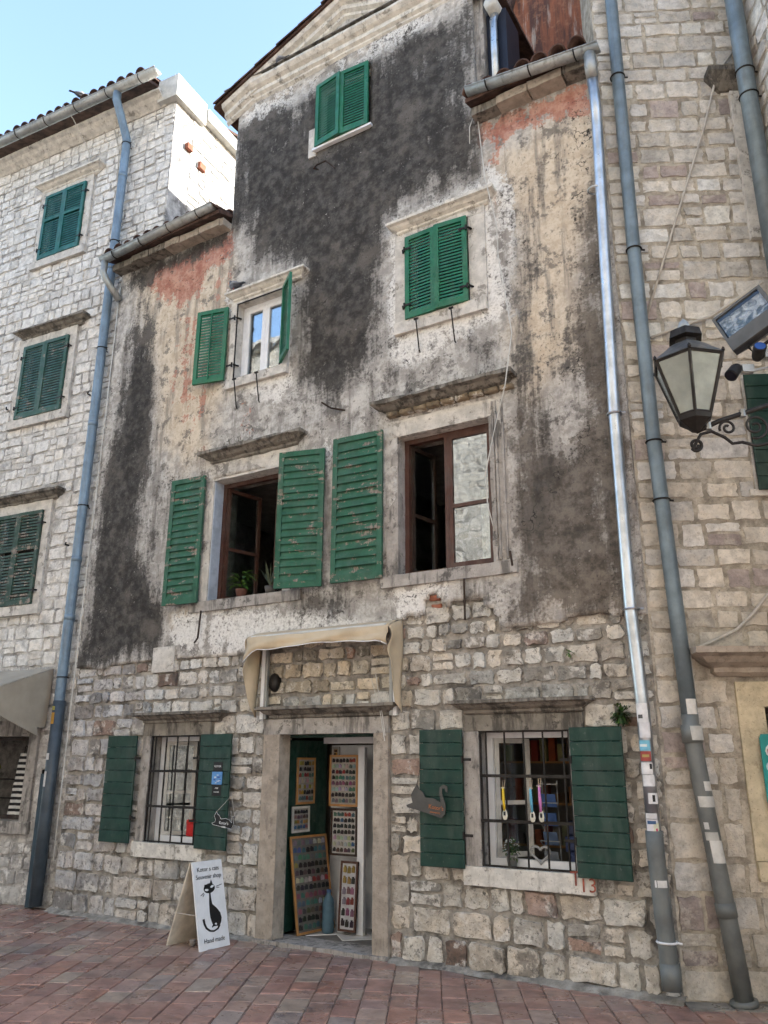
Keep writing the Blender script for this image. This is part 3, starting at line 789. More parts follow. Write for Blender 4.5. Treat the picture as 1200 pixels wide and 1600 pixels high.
# broken edges of the render coat turn back to the wall
def edge(a, b, c, d):
    p, q = vidx(a, b), vidx(c, d); k = len(V)
    V.append((V[p][0], 0.012, V[p][2])); V.append((V[q][0], 0.012, V[q][2])); Fc.append((q, p, k, k+1))
nI, nJ = keep.shape
for i in range(nI):
    for j in range(nJ):
        if not keep[i, j]: continue
        if j == 0 or not keep[i, j-1]: edge(i, j, i+1, j)
        if j == nJ-1 or not keep[i, j+1]: edge(i+1, j+1, i, j+1)
        if i == 0 or not keep[i-1, j]: edge(i, j+1, i, j)
        if i == nI-1 or not keep[i+1, j]: edge(i+1, j, i+1, j+1)
pm = MB(); pm.v = V; pm.f = Fc
VA = np.array(V)
plaster = add(pm, 'plaster', 'plaster', house, True)
for k, L in STAIN.items():
    val = np.zeros(len(VA))
    for s_, fe, P in L: val = np.maximum(val, s_*poly_mask(VA[:, 0], VA[:, 2], P, max(.12, fe*1.9)))
    at = plaster.data.attributes.new(k, 'FLOAT', 'POINT'); at.data.foreach_set('value', val.astype(np.float32))
# bricks where the render fell off
for (x, z, w_, h, r) in ((-3.66, 3.26, .13, .065, .05), (-3.64, 3.17, .12, .06, -.06), (-3.70, 3.04, .07, .05, .2)):
    m_ = MB(); stone_geo(m_, x-w_/2, x+w_/2, z-h/2, z+h/2, .03, -.022, (.4, .13, .07), rs, .002, .012, .004); add(m_, 'brick', 'brick', house, True)

# ground-floor stones
def px_hole(o, l, r, b, t): return (o[0]-l, o[1]+r, o[2]-b, o[3]+t)
mh = [px_hole(OPN['door'], .22, .17, .1, .16), px_hole(OPN['lr'], .15, .13, .16, .15), px_hole(OPN['ll'], .13, .11, .16, .15), (-5.80, -4.18, 2.1, 2.27), (-7.72, -6.36, 2.12, 2.27), (-3.46, -2.18, 2.10, 2.25)]
rs = random.Random(5)
def mtint(x, z, rs):
    left = min(1, max(0, (-7.3-x)/.8)); low = max(0, 1-z/1.3)
    c = np.array((.55, .53, .49))
    if x > -4.2: c = np.array((.54, .51, .45))
    if z > 2.3 and -6 < x < -4: c = np.array((.56, .50, .40))
    c = c*(1-left)+np.array((.50, .49, .485))*left
    c = c*(1-.25*low)+np.array((.44, .36, .275))*.25*low
    k = rs.choice([.5, .68, .82, .92, 1, 1.04, 1.08, 1.12]); w_ = rs.uniform(-.05, .05)
    if rs.random() < .03: c = np.array((.36, .26, .21))
    return tuple(np.clip(c*k*1.0*np.array((1+w_, 1, 1-w_)), .04, .72))
stones = courses(X0+.005, X1-.005, 0.0, 3.3, lambda z: .23 if z < .85 else (.19 if z < 2.2 else .165),   .12, .40, rs, mh, top=lambda x: float(bound(x))+.04, split=.14)
stones = [q for q in stones if q[2] < float(bound((q[0]+q[1])/2))+.03 and (q[3]-q[2]) > .045]
lay_stones(stones, house, 'stone_main', mtint, rs, proud=(.006, .036), gap=.006, rough=.018, corner=.036, cap=296)
# smooth cement patch beside the render edge
m_ = MB(); m_.rough_block(-7.50, -7.14, -.055, .02, 2.72, 3.02, rough=.004); add(m_, 'cement_patch', 'trim_white', house)

# --------------------------------------------------------------- windows of the main house
def frame_mb(o, y0, y1, t, mb=None):
    mb = mb or MB(); a, b, c, d = o
    mb.box(a, a+t, y0, y1, c, d); mb.box(b-t, b, y0, y1, c, d); mb.box(a+t, b-t, y0, y1, c, c+t); mb.box(a+t, b-t, y0, y1, d-t, d)
    return mb
CORN = [(.01, 0), (.035, .02), (.035, .045), (.075, .07), (.10, .10), (.135, .115), (.135, .15), (.0, .165)]
def cornice(win, name, mat, xa, xb, z0, h, proj, rough=.006, seed=1, y=-.03):
    k = proj/.135; m_ = MB()
    m_.moulding([(p*k, z0+zz*h/.165) for p, zz in CORN], xa+proj*.9, xb-proj*.9, y=y, rough=rough, seed=seed, back=.06)
    return add(m_, name, mat, win)
def surround(win, o, jl, jr, lt, sill, mat, y=-.06, sillmat=None, sill_ext=.06, yb=.2, rough=.005, seed=3, sillproj=.03, lmat=None):
    a, b, c, d = o
    for (p, q) in ((a-jl, a), (b, b+jr)):
        m_ = MB(); m_.rough_block(p, q, y, yb, c, d-.002, rough=rough, seed=seed+int(q*10)); add(m_, 'jamb', mat, win)
    m_ = MB(); m_.rough_block(a-jl, b+jr, y-.003, yb, d, d+lt, rough=rough, seed=seed+3); add(m_, 'lintel', lmat or mat, win)
    if sill:
        m_ = MB(); m_.rough_block(a-jl-sill_ext, b+jr+sill_ext, y-sillproj, yb, c-sill, c-.002, rough=rough, seed=seed+7); add(m_, 'sill', sillmat or mat, win)
SLATS = {}
def louvre_leaf(parent, hinge, w_, h, dirx, ang, mat, nsl, fw_=.055, th=.035, mid=False, tilt=38, flat=False, label=None, rod=False):
    """louvred leaf: hinge=(x,y,z bottom), leaf runs along +x (dirx=1) or -x (dirx=-1) turned outward by ang degrees"""
    m_ = MB(); X = lambda v: v*dirx
    def bx(a, b, c, d, y0=-th/2, y1=th/2):
        p, q = sorted((X(a), X(b))); m_.box(p, q, y0, y1, c, d)
    bx(0, fw_, 0, h); bx(w_-fw_, w_, 0, h); bx(fw_, w_-fw_, 0, fw_*1.3); bx(fw_, w_-fw_, h-fw_, h)
    if mid: bx(fw_, w_-fw_, h*.6-fw_*.5, h*.6+fw_*.5)
    if rod: bx(w_/2-.008, w_/2+.008, fw_, h-fw_, -th/2-.018, -th/2-.002)
    o = mesh_obj('shutter', m_, mat); o.parent = parent
    pc = WC[parent.name]; o.location = tuple(np.array(hinge)-pc); o.rotation_euler = (0, 0, -math.radians(ang)*dirx)
    if label: o['label'] = label
    iw = w_-2*fw_
    key = (round(iw, 3), mat, flat, round(h/nsl, 3))
    pitch = (h-fw_*2.3)/nsl
    if key not in SLATS:
        s_ = MB(); hh = pitch*(.62 if flat else .36)
        tt = math.radians(14 if flat else 13); cy, sy = math.cos(tt), math.sin(tt)
        # slat leans outward at its lower edge
        s_.obox((0, 0, 0), (iw/2-.001, 0, 0), (0, .0045*cy, .0045*sy), (0, hh*sy, hh*cy))
        SLATS[key] = (mesh_obj('slat', s_, mat), [True])
    src, flag = SLATS[key]
    for i in range(nsl):
        z = fw_*1.3+pitch*(i+.5)
        if mid and abs(z-h*.6) < fw_*.8: continue
        if flag[0]: s2 = src; flag[0] = False
        else:
            s2 = bpy.data.objects.new('slat', src.data); COL.objects.link(s2)
        s2.parent = o; s2.location = (X(w_/2), 0, z)
        if flat: s2.rotation_euler = (rnd.uniform(-.05, .05), rnd.uniform(-.012, .012), 0)
    return o
def board_leaf(parent, hinge, w_, h, dirx, ang, nb, label=None, mat='green_dark'):
    m_ = MB(); X = lambda v: v*dirx
    for (a, b) in ((.03, .09), (w_-.09, w_-.03)):
        p, q = sorted((X(a), X(b))); m_.box(p, q, .002, .026, .02, h-.02)
    o = mesh_obj('shutter', m_, mat); o.parent = parent
    o.location = tuple(np.array(hinge)-WC[parent.name]); o.rotation_euler = (0, 0, -math.radians(ang)*dirx)
    if label: o['label'] = label
    bh = h/nb
    s_ = MB(); s_.bbox(-w_/2, w_/2, -.022, 0, -bh/2+.0015, bh/2-.0015, .005)
    src = mesh_obj('board', s_, mat)
    for i in range(nb):
        s2 = src if i == 0 else bpy.data.objects.new('board', src.data)
        if i: COL.objects.link(s2)
        s2.parent = o; s2.location = (X(w_/2), rnd.uniform(-.001, .001), bh*(i+.5))
    return o
def hinge_iron(parent, x, y, z, d=1):
    m_ = MB(); m_.box(min(x, x+.09*d), max(x, x+.09*d), y-.03, y-.022, z-.012, z+.012); m_.tube([(x, y-.026, z-.03), (x, y-.026, z+.03)], .012, 8)
    m_.tube([(x-.02*d, y-.02, z), (x-.05*d, y+.05, z)], .012, 8)
    return add(m_, 'hinge', 'iron', parent)

# gable window: closed leaves standing a little open
o = OPN['gable']; win = add(frame_mb(o, .05, .11, .05), 'window', 'white_old', house)
m_ = MB(); m_.box(o[0]-.04, o[1]+.04, -.085, .2, o[2]-.035, o[2]-.003); add(m_, 'sill', 'white_paint', win)
m_ = MB(); m_.box(o[0], o[1], .14, .16, o[2], o[3]); add(m_, 'backing_board', 'dark_wood', win)
louvre_leaf(house, (o[0]+.005, -.075, o[2]), .415, 1.0, 1, 7, 'green_new', 21)
louvre_leaf(house, (o[1]-.005, -.075, o[2]), .415, 1.0, -1, 4, 'green_new', 21)
m_ = MB(); m_.rough_block(o[0]-.12, o[0]-.005, -.058, .02, o[2]-.1, o[2]+.35, rough=.004); add(m_, 'jamb', 'trim_white', win)
# upper right window, shutters shut
o = OPN['ur']; win = add(frame_mb(o, .05, .11, .05), 'window', 'white_old', house)
surround(win, o, .15, .20, .09, .15, 'trim_white', y=-.075, sill_ext=.0, seed=11)
m_ = MB(); m_.box(o[0], o[1], .14, .16, o[2], o[3]); add(m_, 'backing_board', 'dark_wood', win)
cornice(win, 'cornice', 'trim_cream', -4.13, -2.81, 7.56, .15, .13, seed=4, y=-.06)
louvre_leaf(house, (o[0]+.003, -.10, o[2]), .387, 1.065, 1, 2, 'green_new', 23)
louvre_leaf(house, (o[1]-.003, -.10, o[2]), .387, 1.065, -1, 5, 'green_new', 23)
for x, d in ((o[0], -1), (o[1], 1)):
    for z in (o[2]+.17, o[3]-.17): hinge_iron(win, x, -.10, z, -d)
# upper left window, white casements, one leaf folded back, one standing out
o = OPN['ul']; win = add(frame_mb(o, .05, .11, .045), 'window', 'white_paint', house)
surround(win, o, .12, .12, .06, .12, 'trim_white', y=-.07, sill_ext=0, seed=21)
cornice(win, 'cornice', 'trim_cream', -6.62, -5.35, 7.475, .13, .11, seed=9, y=-.06)
xm = (o[0]+o[1])/2
for (a, b) in ((o[0]+.045, xm-.002), (xm+.002, o[1]-.045)):
    cs = add(frame_mb((a, b, o[2]+.045, o[3]-.045), .055, .10, .055), 'casement', 'white_paint', win)
    m_ = MB(); m_.box(a+.055, b-.055, .075, .08, o[2]+.10, o[3]-.10); add(m_, 'pane', 'glass_refl', win)
m_ = MB(); m_.add([(o[0], -.03, o[2]+.003), (o[1], -.03, o[2]+.003), (o[1], .049, o[2]+.003), (o[0], .049, o[2]+.003)], [(0, 1, 2, 3)]); add(m_, 'inner_sill', 'white_paint', win)
m_ = frame_mb((o[0]-.008, o[1]+.008, o[2]-.008, o[3]+.008), -.085, -.072, .014); add(m_, 'edge_strip', 'iron', win)
louvre_leaf(house, (o[0]-.15, -.09, o[2]+.02), .46, 1.06, -1, 12, 'green_new', 22, rod=True)
louvre_leaf(house, (o[1]+.02, -.09, o[2]+.02), .37, 1.06, 1, 38, 'green_new', 22)
for z in (o[2]+.2, o[3]-.2): hinge_iron(win, o[0]-.02, -.08, z, -1)
# iron window-box stays under both upper windows
for (x, zt) in ((-3.77, 6.34), (-3.34, 6.34), (-6.38, 6.28), (-6.02, 6.28)):
    m_ = MB(); m_.tube([(x, -.06, zt-.36), (x, -.08, zt-.34), (x, -.15, zt), (x, -.15, zt+.01)], .008, 8); m_.tube([(x-.025, -.15, zt+.012), (x+.025, -.15, zt+.012)], .013, 8)
    add(m_, 'iron_stay', 'iron', house)

def casement2(win, a, b, c, d, hinge_left, ang, y, mat='brown_wood', glass='glass'):
    """two-pane casement swung inward by ang degrees"""
    w_ = b-a; t = .042; m_ = MB(); dx = 1 if hinge_left else -1
    def bx(p, q, r, s_):
        p, q = sorted((p*dx, q*dx)); m_.box(p, q, -.02, .02, r, s_)
    h = d-c; bx(0, t, 0, h); bx(w_-t, w_, 0, h); bx(t, w_-t, 0, t); bx(t, w_-t, h-t, h); bx(t, w_-t, h*.45-.018, h*.45+.018)
    o = mesh_obj('casement', m_, mat); o.parent = win
    o.location = tuple(np.array((a if hinge_left else b, y, c))-WC[win.name]); o.rotation_euler = (0, 0, math.radians(ang)*dx)
    for (r, s_) in ((t, h*.45-.018), (h*.45+.018, h-t)):
        g_ = MB(); p, q = sorted((t*dx, (w_-t)*dx)); g_.box(p, q, -.003, .003, r, s_)
        gg = mesh_obj('pane', g_, glass); gg.parent = win; gg.location = o.location; gg.rotation_euler = o.rotation_euler
    return o
# first-floor left window, both leaves open
o = OPN['bl']; win = add(frame_mb(o, .13, .19, .05), 'window', 'brown_wood', house)
surround(win, o, .13, .13, .16, .125, 'trim_white', y=-.05, sillmat='trim_grey', sill_ext=.14, seed=31, rough=.007, sillproj=.02)
cornice(win, 'cornice', 'trim_dark', -6.86, -5.30, 5.235, .165, .165, rough=.016, seed=14)
m_ = MB(); m_.rough_block(-6.74, -5.42, -.052, .02, 5.185, 5.24, rough=.008, seed=6); add(m_, 'frieze', 'trim_white', win)
casement2(win, o[0]+.05, (o[0]+o[1])/2, o[2]+.05, o[3]-.05, True, 78, .16)
casement2(win, (o[0]+o[1])/2, o[1]-.05, o[2]+.05, o[3]-.05, False, 30, .16)
m_ = MB(); m_.box(o[0]+.0, o[0]+.012, -.03, .12, o[2], o[3]); add(m_, 'reveal_paint', mat_simple('pale_blue_paint', (.38, .43, .50), .8), win)
louvre_leaf(house, (o[0]-.10, -.10, o[2]-.02), .53, 1.60, -1, 4, 'green_old', 17, fw_=.06, flat=True)
louvre_leaf(house, (o[1]+.06, -.26, o[2]-.02), .55, 1.58, 1, -15, 'green_old', 17, fw_=.06, flat=True)
# first-floor right window, left leaf open
o = OPN['br']; win = add(frame_mb(o, .10, .17, .05), 'window', 'brown_wood', house)
surround(win, o, .14, .19, .19, .125, 'trim_grey', y=-.055, sillmat='trim_grey', sill_ext=.06, seed=41, rough=.007, lmat='trim_white')
m_ = MB()
for k, x in enumerate((-2.965, -2.93, -2.86)): m_.rough_block(x, x+.022, -.075, 0, o[2]+.02, o[3]+.15, rough=.003, seed=k)
add(m_, 'jamb_moulding', 'trim_grey', win)
cornice(win, 'cornice', 'trim_dark', -4.29, -2.69, 5.285, .17, .20, rough=.018, seed=24)
for i in range(9):
    x = -4.17+i*.165; m_ = MB(); stone_geo(m_, x, x+.155, 5.275, 5.335, .0, -.115-rs.uniform(0, .012), (.25, .2, .14), rs, .003, .01, .005); add(m_, 'brick', 'stone_main', win, True)
m_ = MB(); m_.rough_block(-4.2, -2.81, -.052, .02, 5.243, 5.285, rough=.008, seed=8); add(m_, 'frieze', 'trim_white', win)
xm = o[0]+.50
m_ = MB(); m_.box(xm-.022, xm+.022, .10, .17, o[2]+.05, o[3]-.05); add(m_, 'mullion', 'brown_wood', win)
casement2(win, o[0]+.05, xm-.024, o[2]+.05, o[3]-.05, True, 80, .15, 'dark_wood')
casement2(win, xm+.024, o[1]-.05, o[2]+.05, o[3]-.05, False, 0, .12, 'brown_wood', 'glass_refl')
louvre_leaf(house, (o[0]-.16, -.10, o[2]-.02), .62, 1.64, -1, 3, 'green_old', 16, fw_=.06, flat=True)

# ground-floor windows: barred, white frames, board shutters
for key, shl, shr, jl, jr, lab in (('lr', (-3.36, -3.79), (-2.345, -1.895), .15, .13, 1), ('ll', (-7.58, -8.045), (-6.57, -6.10), .13, .11, 2)):
    o = OPN[key]; win = add(frame_mb(o, .13, .19, .06), 'window', 'white_paint', house)
    surround(win, o, jl, jr, .14, .155, 'trim_grey', y=-.05, sillmat='trim_cream', sill_ext=.015, seed=51+lab*9, rough=.006, lmat='trim_grey')
    for w2 in win.children:
        if w2.name.startswith('lintel'): w2.data.materials[0] = MAT['trim_dark']; w2['label'] = 'grey blackened lintel'
    cornice(win, 'cornice', 'trim_dark', (-3.45 if key == 'lr' else -7.64), (-2.14 if key == 'lr' else -6.26), 2.125, .135, .14, rough=.005, seed=33)
    a, b, c, d = o
    n = 5
    for i in range(n):
        x = a+(b-a)*(i+.35)/(n-.3); m_ = MB(); m_.tube([(x, -.02, c-.01), (x, -.02, d+.01)], .009, 8); add(m_, 'bar', 'iron', win)
    for z in (c+(d-c)*.33, c+(d-c)*.66): m_ = MB(); m_.box(a-.01, b+.01, -.035, -.027, z-.013, z+.013); add(m_, 'cross_bar', 'iron', win)
    m_ = frame_mb((a, b, c, d), -.03, -.012, .016); add(m_, 'bar_frame', 'iron', win)
    for (s1, s2) in (shl, shr):
        board_leaf(house, (s1, -.085, .815), abs(s2-s1), 1.18, 1 if s2 > s1 else -1, 3, 9 if key == 'll' else 10)
        for z in (c+.25, d-.25): hinge_iron(win, s1, -.08, z, 1 if s2 < s1 else -1)
    # one white casement stands open inside
    casement2(win, a+.06, a+.06+.36, c+.06, d-.06, True, 50 if key == 'lr' else 35, .16, 'white_old', 'dark_glass')
text_mesh('13', .15, 'text_red', 'painted_number', house, (-2.27, -.088, .755), (1, 0, .04), (0, 0, 1))
text_mesh('T', .16, 'text_red', 'painted_mark', house, (-2.37, -.088, .80), (1, 0, .1), (0, 0, 1))

# door
o = OPN['door']; _d = MB(); _d.box(-5.65, -5.62, .14, .20, .04, 1.99); _d.box(-5.62, -4.33, .14, .20, 1.95, 1.99); door = add(_d, 'door', 'green_dark', house)
surround(door, o, .215, .165, .155, 0, 'trim_warm', y=-.06, yb=.13, seed=71, rough=.006, lmat='trim_grey')
cornice(door, 'cornice', 'trim_dark', -5.74, -4.06, 2.135, .135, .15, rough=.005, seed=63)
m_ = MB(); m_.rough_block(-5.72, -4.17, -.10, .26, -.03, .032, rough=.01, seed=5); add(m_, 'threshold', 'trim_grey', door)
m_ = MB()
for i in range(4): m_.obox((-5.585+.006*i, .29+i*.172, .99), (.016, -.001, 0), (.003, .084, 0), (0, 0, .94))
add(m_, 'door_leaf', 'green_dark', door)
m_ = MB(); m_.box(-5.44, -4.35, .66, .72, 1.90, 2.0); m_.box(-5.54, -4.96, .97, 1.01, .03, 1.89); m_.box(-4.95, -4.87, .62, .67, .03, 1.86); add(m_, 'inner_frame', 'white_paint', door)

# lamp/hook irons on the face
for pts in ([(-5.26, -.04, 9.06), (-5.24, -.16, 8.98), (-5.16, -.2, 8.97), (-5.02, -.2, 8.97), (-4.88, -.2, 8.8)], [(-4.98, -.2, 5.62), (-4.90, -.12, 5.56), (-4.75, -.03, 5.53)], [(-2.83, -.04, 3.62), (-2.80, -.12, 3.60), (-2.78, -.13, 3.46)], [(-3.30, -.09, 3.40), (-3.30, -.09, 3.0)], [(-6.72, -.09, 3.40), (-6.74, -.09, 3.08), (-6.76, -.12, 3.02)]):
    m_ = MB(); m_.tube(pts, .011, 8); add(m_, 'iron_hook', 'rust_iron', house)

# --------------------------------------------------------------- gable cornice, pediment, roofs
ped = MB()
ped.moulding([(.01, 10.70), (.05, 10.735), (.05, 10.76), (.09, 10.79), (.09, 10.85), (.14, 10.88), (.18, 10.93), (.18, 10.965), (.02, 11.0)], TX0, TX1, y=-.02, rough=.006, seed=2, back=.07)
gcorn = add(ped, 'gable_cornice', 'trim_cream', house)
m_ = MB(); m_.box(TX0-.17, TX1+.17, -.215, .04, 11.004, 11.018); add(m_, 'cornice_flashing', 'trim_dark', gcorn)
SL = .40
for s_ in (-1, 1):
    m_ = MB(); x_out = XM+s_*(XM-TX0+.2); vs = []; fs = []
    prof = [(.02, -.13), (.06, -.10), (.06, -.06), (.11, -.03), (.11, .04), (.17, .07), (.19, .12), (.19, .15), (-.04, .16)]
    n = 26
    for i in range(n+1):
        x = XM+(x_out-XM)*i/n; zb = 11.47-abs(x-XM)*SL
        for (p, dz) in prof:
            vs.append((x, -p-.02+(float(fnoise(x*9, dz*30, 5))-.5)*.01, zb+dz+(float(fnoise(x*9, dz*30, 8))-.5)*.008))
    k = len(prof)
    for i in range(n):
        for j in range(k-1):
            q = (i*k+j, i*k+j+1, (i+1)*k+j+1, (i+1)*k+j); fs.append(q if s_ < 0 else q[::-1])
    fs.append(tuple(range(n*k, n*k+k))); m_.add(vs, fs)
    add(m_, 'raking_cornice', 'trim_cream', house)
# roof slabs
rf = MB()
for s_ in (-1, 1):
    xo = XM+s_*2.16; zt = 11.66; zo = zt-2.16*SL
    rf.add([(XM, -.24, zt), (xo, -.24, zo), (xo, 6.3, zo), (XM, 6.3, zt), (XM, -.24, zt-.05), (xo, -.24, zo-.05), (xo, 6.3, zo-.05), (XM, 6.3, zt-.05)],
           [(0, 1, 2, 3), (7, 6, 5, 4), (0, 4, 5, 1), (1, 5, 6, 2), (2, 6, 7, 3)])
roof_g = add(rf, 'gable_roof', 'roof_tile', house)
tb = MB(); vs = []; fs = []; NS = 7
for (yy_, r) in ((-.21, .095), (.21, .075)):
    for t_ in (1.0, .84):
        for i in range(NS+1):
            a_ = math.pi*i/NS; vs.append((r*t_*math.cos(a_), yy_, r*t_*math.sin(a_)))
k = NS+1
for i in range(NS):
    fs += [(i, 2*k+i, 2*k+i+1, i+1), (k+i+1, 3*k+i+1, 3*k+i, k+i), (i, i+1, k+i+1, k+i), (2*k+i+1, 2*k+i, 3*k+i, 3*k+i+1)]
fs += [(0, k, 3*k, 2*k), (k-1, 3*k-1, 4*k-1, 2*k-1)]
tb.add(vs, fs); TILE = mesh_obj('roof_tile', tb, 'roof_tile', True)
tile_used = [False]
def tile(parent, loc, rot, sc=(1, 1, 1)):
    if not tile_used[0]:
        tile_used[0] = True; TILE.parent = parent; TILE.location = tuple(np.array(loc)-WC[parent.name]); TILE.rotation_euler = rot; TILE.scale = sc; return TILE
    return put(TILE, 'roof_tile', parent, loc, rot, sc)
sa = math.atan(SL)
for s_ in (-1, 1):
    for i in range(6):
        d = 2.14-i*.375
        for row, yv in enumerate((-.19, .02, .23)):
            x = XM+s_*(d-.2); z = 11.66-(d-.2)*SL+.0+.012*(i % 2)
            # tile length axis (local y) points down the slope
            tile(roof_g, (x, yv+rs.uniform(-.012, .012), z-.02+rs.uniform(-.006, .012)), (sa+rs.uniform(.01, .06), 0, -s_*math.pi/2+math.pi))
wing_specs = (('left', X0-.05, TX0, 8.86), ('right', TX1, X1+.0, 8.86))
for nm, xa, xb, ze in wing_specs:
    m_ = MB(); m_.add([(xa, -.30, ze), (xb, -.30, ze), (xb, 6.2, ze+2.2), (xa, 6.2, ze+2.2), (xa, -.30, ze-.06), (xb, -.30, ze-.06), (xb, 6.2, ze+2.14), (xa, 6.2, ze+2.14)],
                 [(0, 1, 2, 3), (7, 6, 5, 4), (0, 4, 5, 1), (1, 5, 6, 2), (2, 6, 7, 3), (3, 7, 4, 0)])
    rr = add(m_, 'wing_roof', 'roof_tile', house); n = int((xb-xa)/.2)
    for i in range(n):
        for j in range(3):
            tile(rr, (xa+.1+i*.2+rs.uniform(-.012, .012), -.17+j*.36, ze+.012+(.13+j*.36)*.338*.98+rs.uniform(-.01, .01)), (math.atan(.338)-.04, 0, 0))
    # stone eaves slabs under the tiles
    x = xa+.02; i = 0
    while x < xb-.05:
        L = min(rs.uniform(.28, .42), xb-x); m_ = MB(); m_.rough_block(x, x+L-.012, -.20-rs.uniform(0, .04), .1, ze-.17, ze-.065, rough=.015, seed=int(x*50)); add(m_, 'eaves_slab', 'trim_dark' if rs.random() < .5 else 'trim_warm', house); x += L

def gutter(parent, xa, xb, za, zb, y, r, mat, brackets=4):
    m_ = MB(); n = 10; vs = []; fs = []
    for x, z in ((xa, za), (xb, zb)):
        for rr_ in (r, r-.006):
            for i in range(n+1):
                a_ = math.pi+math.pi*i/n; vs.append((x, y+rr_*math.cos(a_), z+rr_*math.sin(a_)))
    k = n+1
    for i in range(n): fs += [(i, i+1, 2*k+i+1, 2*k+i), (k+i+1, k+i, 3*k+i, 3*k+i+1)]
    fs += [(0, 2*k, 3*k, k), (n, k+n, 3*k+n, 2*k+n), tuple(range(k))[::-1], tuple(range(2*k, 3*k))]
    m_.add(vs, fs); m_.tube([(xa, y-r, za), (xb, y-r, zb)], .009, 8)
    g_ = add(m_, 'gutter', mat, parent, True)
    for i in range(brackets):
        t_ = (i+.5)/brackets; x = xa+(xb-xa)*t_; z = za+(zb-za)*t_; b = MB()
        b.tube([(x, y+r*1.04*math.cos(math.pi+math.pi*q/8), z+r*1.04*math.sin(math.pi+math.pi*q/8)) for q in range(9)], .008, 6); add(b, 'gutter_bracket', 'iron', g_)
    return g_
gutter(house, -8.98, -6.78, 8.84, 8.92, -.34, .07, 'zinc', 4)
gutter(house, -2.99, -1.50, 8.92, 8.74, -.33, .07, 'zinc', 3)
# dark sheet-metal duct and pipe at the right of the gable
m_ = MB(); m_.box(-2.91, -2.66, .14, .55, 8.95, 10.42); add(m_, 'metal_cheek', mat_simple('dark_blue_sheet', (.012, .016, .03), .5), house)
m_ = MB(); m_.box(-3.03, -2.915, .05, .42, 8.9, 10.7); add(m_, 'gable_return', 'trim_grey', house)
m_ = MB(); m_.tube([(-2.79, .06, 9.05), (-2.79, .06, 10.2), (-2.79, .12, 10.36)], .045, 12); add(m_, 'short_downpipe', 'silver', house, True)
m_ = MB(); m_.tube([(-2.79, -.02, 10.42), (-2.79, .5, 10.46)], .085, 12); add(m_, 'gutter_end', 'white_old', house, True)

# ================================================================== LEFT HOUSE
lh = thing('limewashed_stone_house', 'pale limewashed stone house with three stacked shuttered windows at left edge', 'house', tuple(OL), AL)
LO = [(-2.11, -1.18, 9.65, 10.92), (-2.08, -1.10, 6.76, 8.03), (-2.09, -1.15, 3.80, 5.19), (-2.6, -.86, .97, 2.02)]
LE = 11.86
LX1 = .57
m_ = slab_holes(-6.0, LX1, -.05, LE, 0, .4, [(a-.02, b+.02, c-.02, d+.02) for a, b, c, d in LO])
m_.box(-6, LX1-.003, 7.5, 7.8, -.05, LE); m_.box(-6, -5.7, .4, 7.5, -.05, LE); m_.box(-2.7, -.45, 1.9, 2.0, 0, 2.9); m_.box(-2.7, -2.62, .41, 1.9, 0, 2.9); m_.box(-.53, -.45, .41, 1.9, 0, 2.9); m_.box(-2.7, -.45, .41, 2.0, 2.9, 3.0)
add(m_, 'wall', 'mortar_left', lh)
# sun-struck side wall with parapet
m_ = MB(); m_.rough_block(LX1-.35, LX1, .41, 7.49, -.05, LE, seg=2.0); 
sw = MB(); sw.box(LX1-.35, LX1, .402, 7.49, 4.0, LE+.12); add(sw, 'side_wall', 'mortar_left', lh)
rs = random.Random(15)
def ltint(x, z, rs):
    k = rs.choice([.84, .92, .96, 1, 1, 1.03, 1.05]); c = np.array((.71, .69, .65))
    if z < 3: c = c*.82  # lower courses coloured darker, standing in for less light down there
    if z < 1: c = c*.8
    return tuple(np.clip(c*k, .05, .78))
lholes = [(a-.17, b+.17, c-.18, d+.2) for a, b, c, d in LO[:3]]+[(a-.3, b+.17, c-.2, d+.3) for a, b, c, d in LO[3:]]+[(-2.5, -.85, 11.15, 11.36), (-2.42, -.84, 8.2, 8.37), (-2.42, -.84, 5.4, 5.58)]
lst = courses(-4.6, LX1-.003, 0, LE-.02, lambda z: .175, .13, .34, rs, lholes, split=.22)
lview = lambda u, z: seen(OL+UL*u+np.array([0, 0, z]), 1.0) and not (u > .02 and z < 9.3)
lst = [q for q in lst if not (q[0] > .05 and q[3] < 8.0)]
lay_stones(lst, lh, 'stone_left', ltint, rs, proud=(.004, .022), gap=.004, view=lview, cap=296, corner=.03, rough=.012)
# stones of the side wall (turned a quarter): thin courses, limewashed, one joined part
sm_ = MB(); tmp = MB()
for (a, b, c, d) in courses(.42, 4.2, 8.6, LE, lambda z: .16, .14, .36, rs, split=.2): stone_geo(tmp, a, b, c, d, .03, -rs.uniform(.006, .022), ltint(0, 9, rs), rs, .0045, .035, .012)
tmp.v = [(LX1-y, x, z) for (x, y, z) in tmp.v]; add(tmp, 'side_stonework', 'stone_left', lh, False, kind='stuff')
for (y, z, s_) in ((.28, 11.16, .1), (.60, 11.02, .12)):
    b_ = MB(); b_.box(LX1-.1, LX1+.07, y, y+s_*1.2, z, z+s_); add(b_, 'tile_stub', 'brick', lh)
b_ = MB(); b_.prism([(0, 0)], 0, 0) if False else None
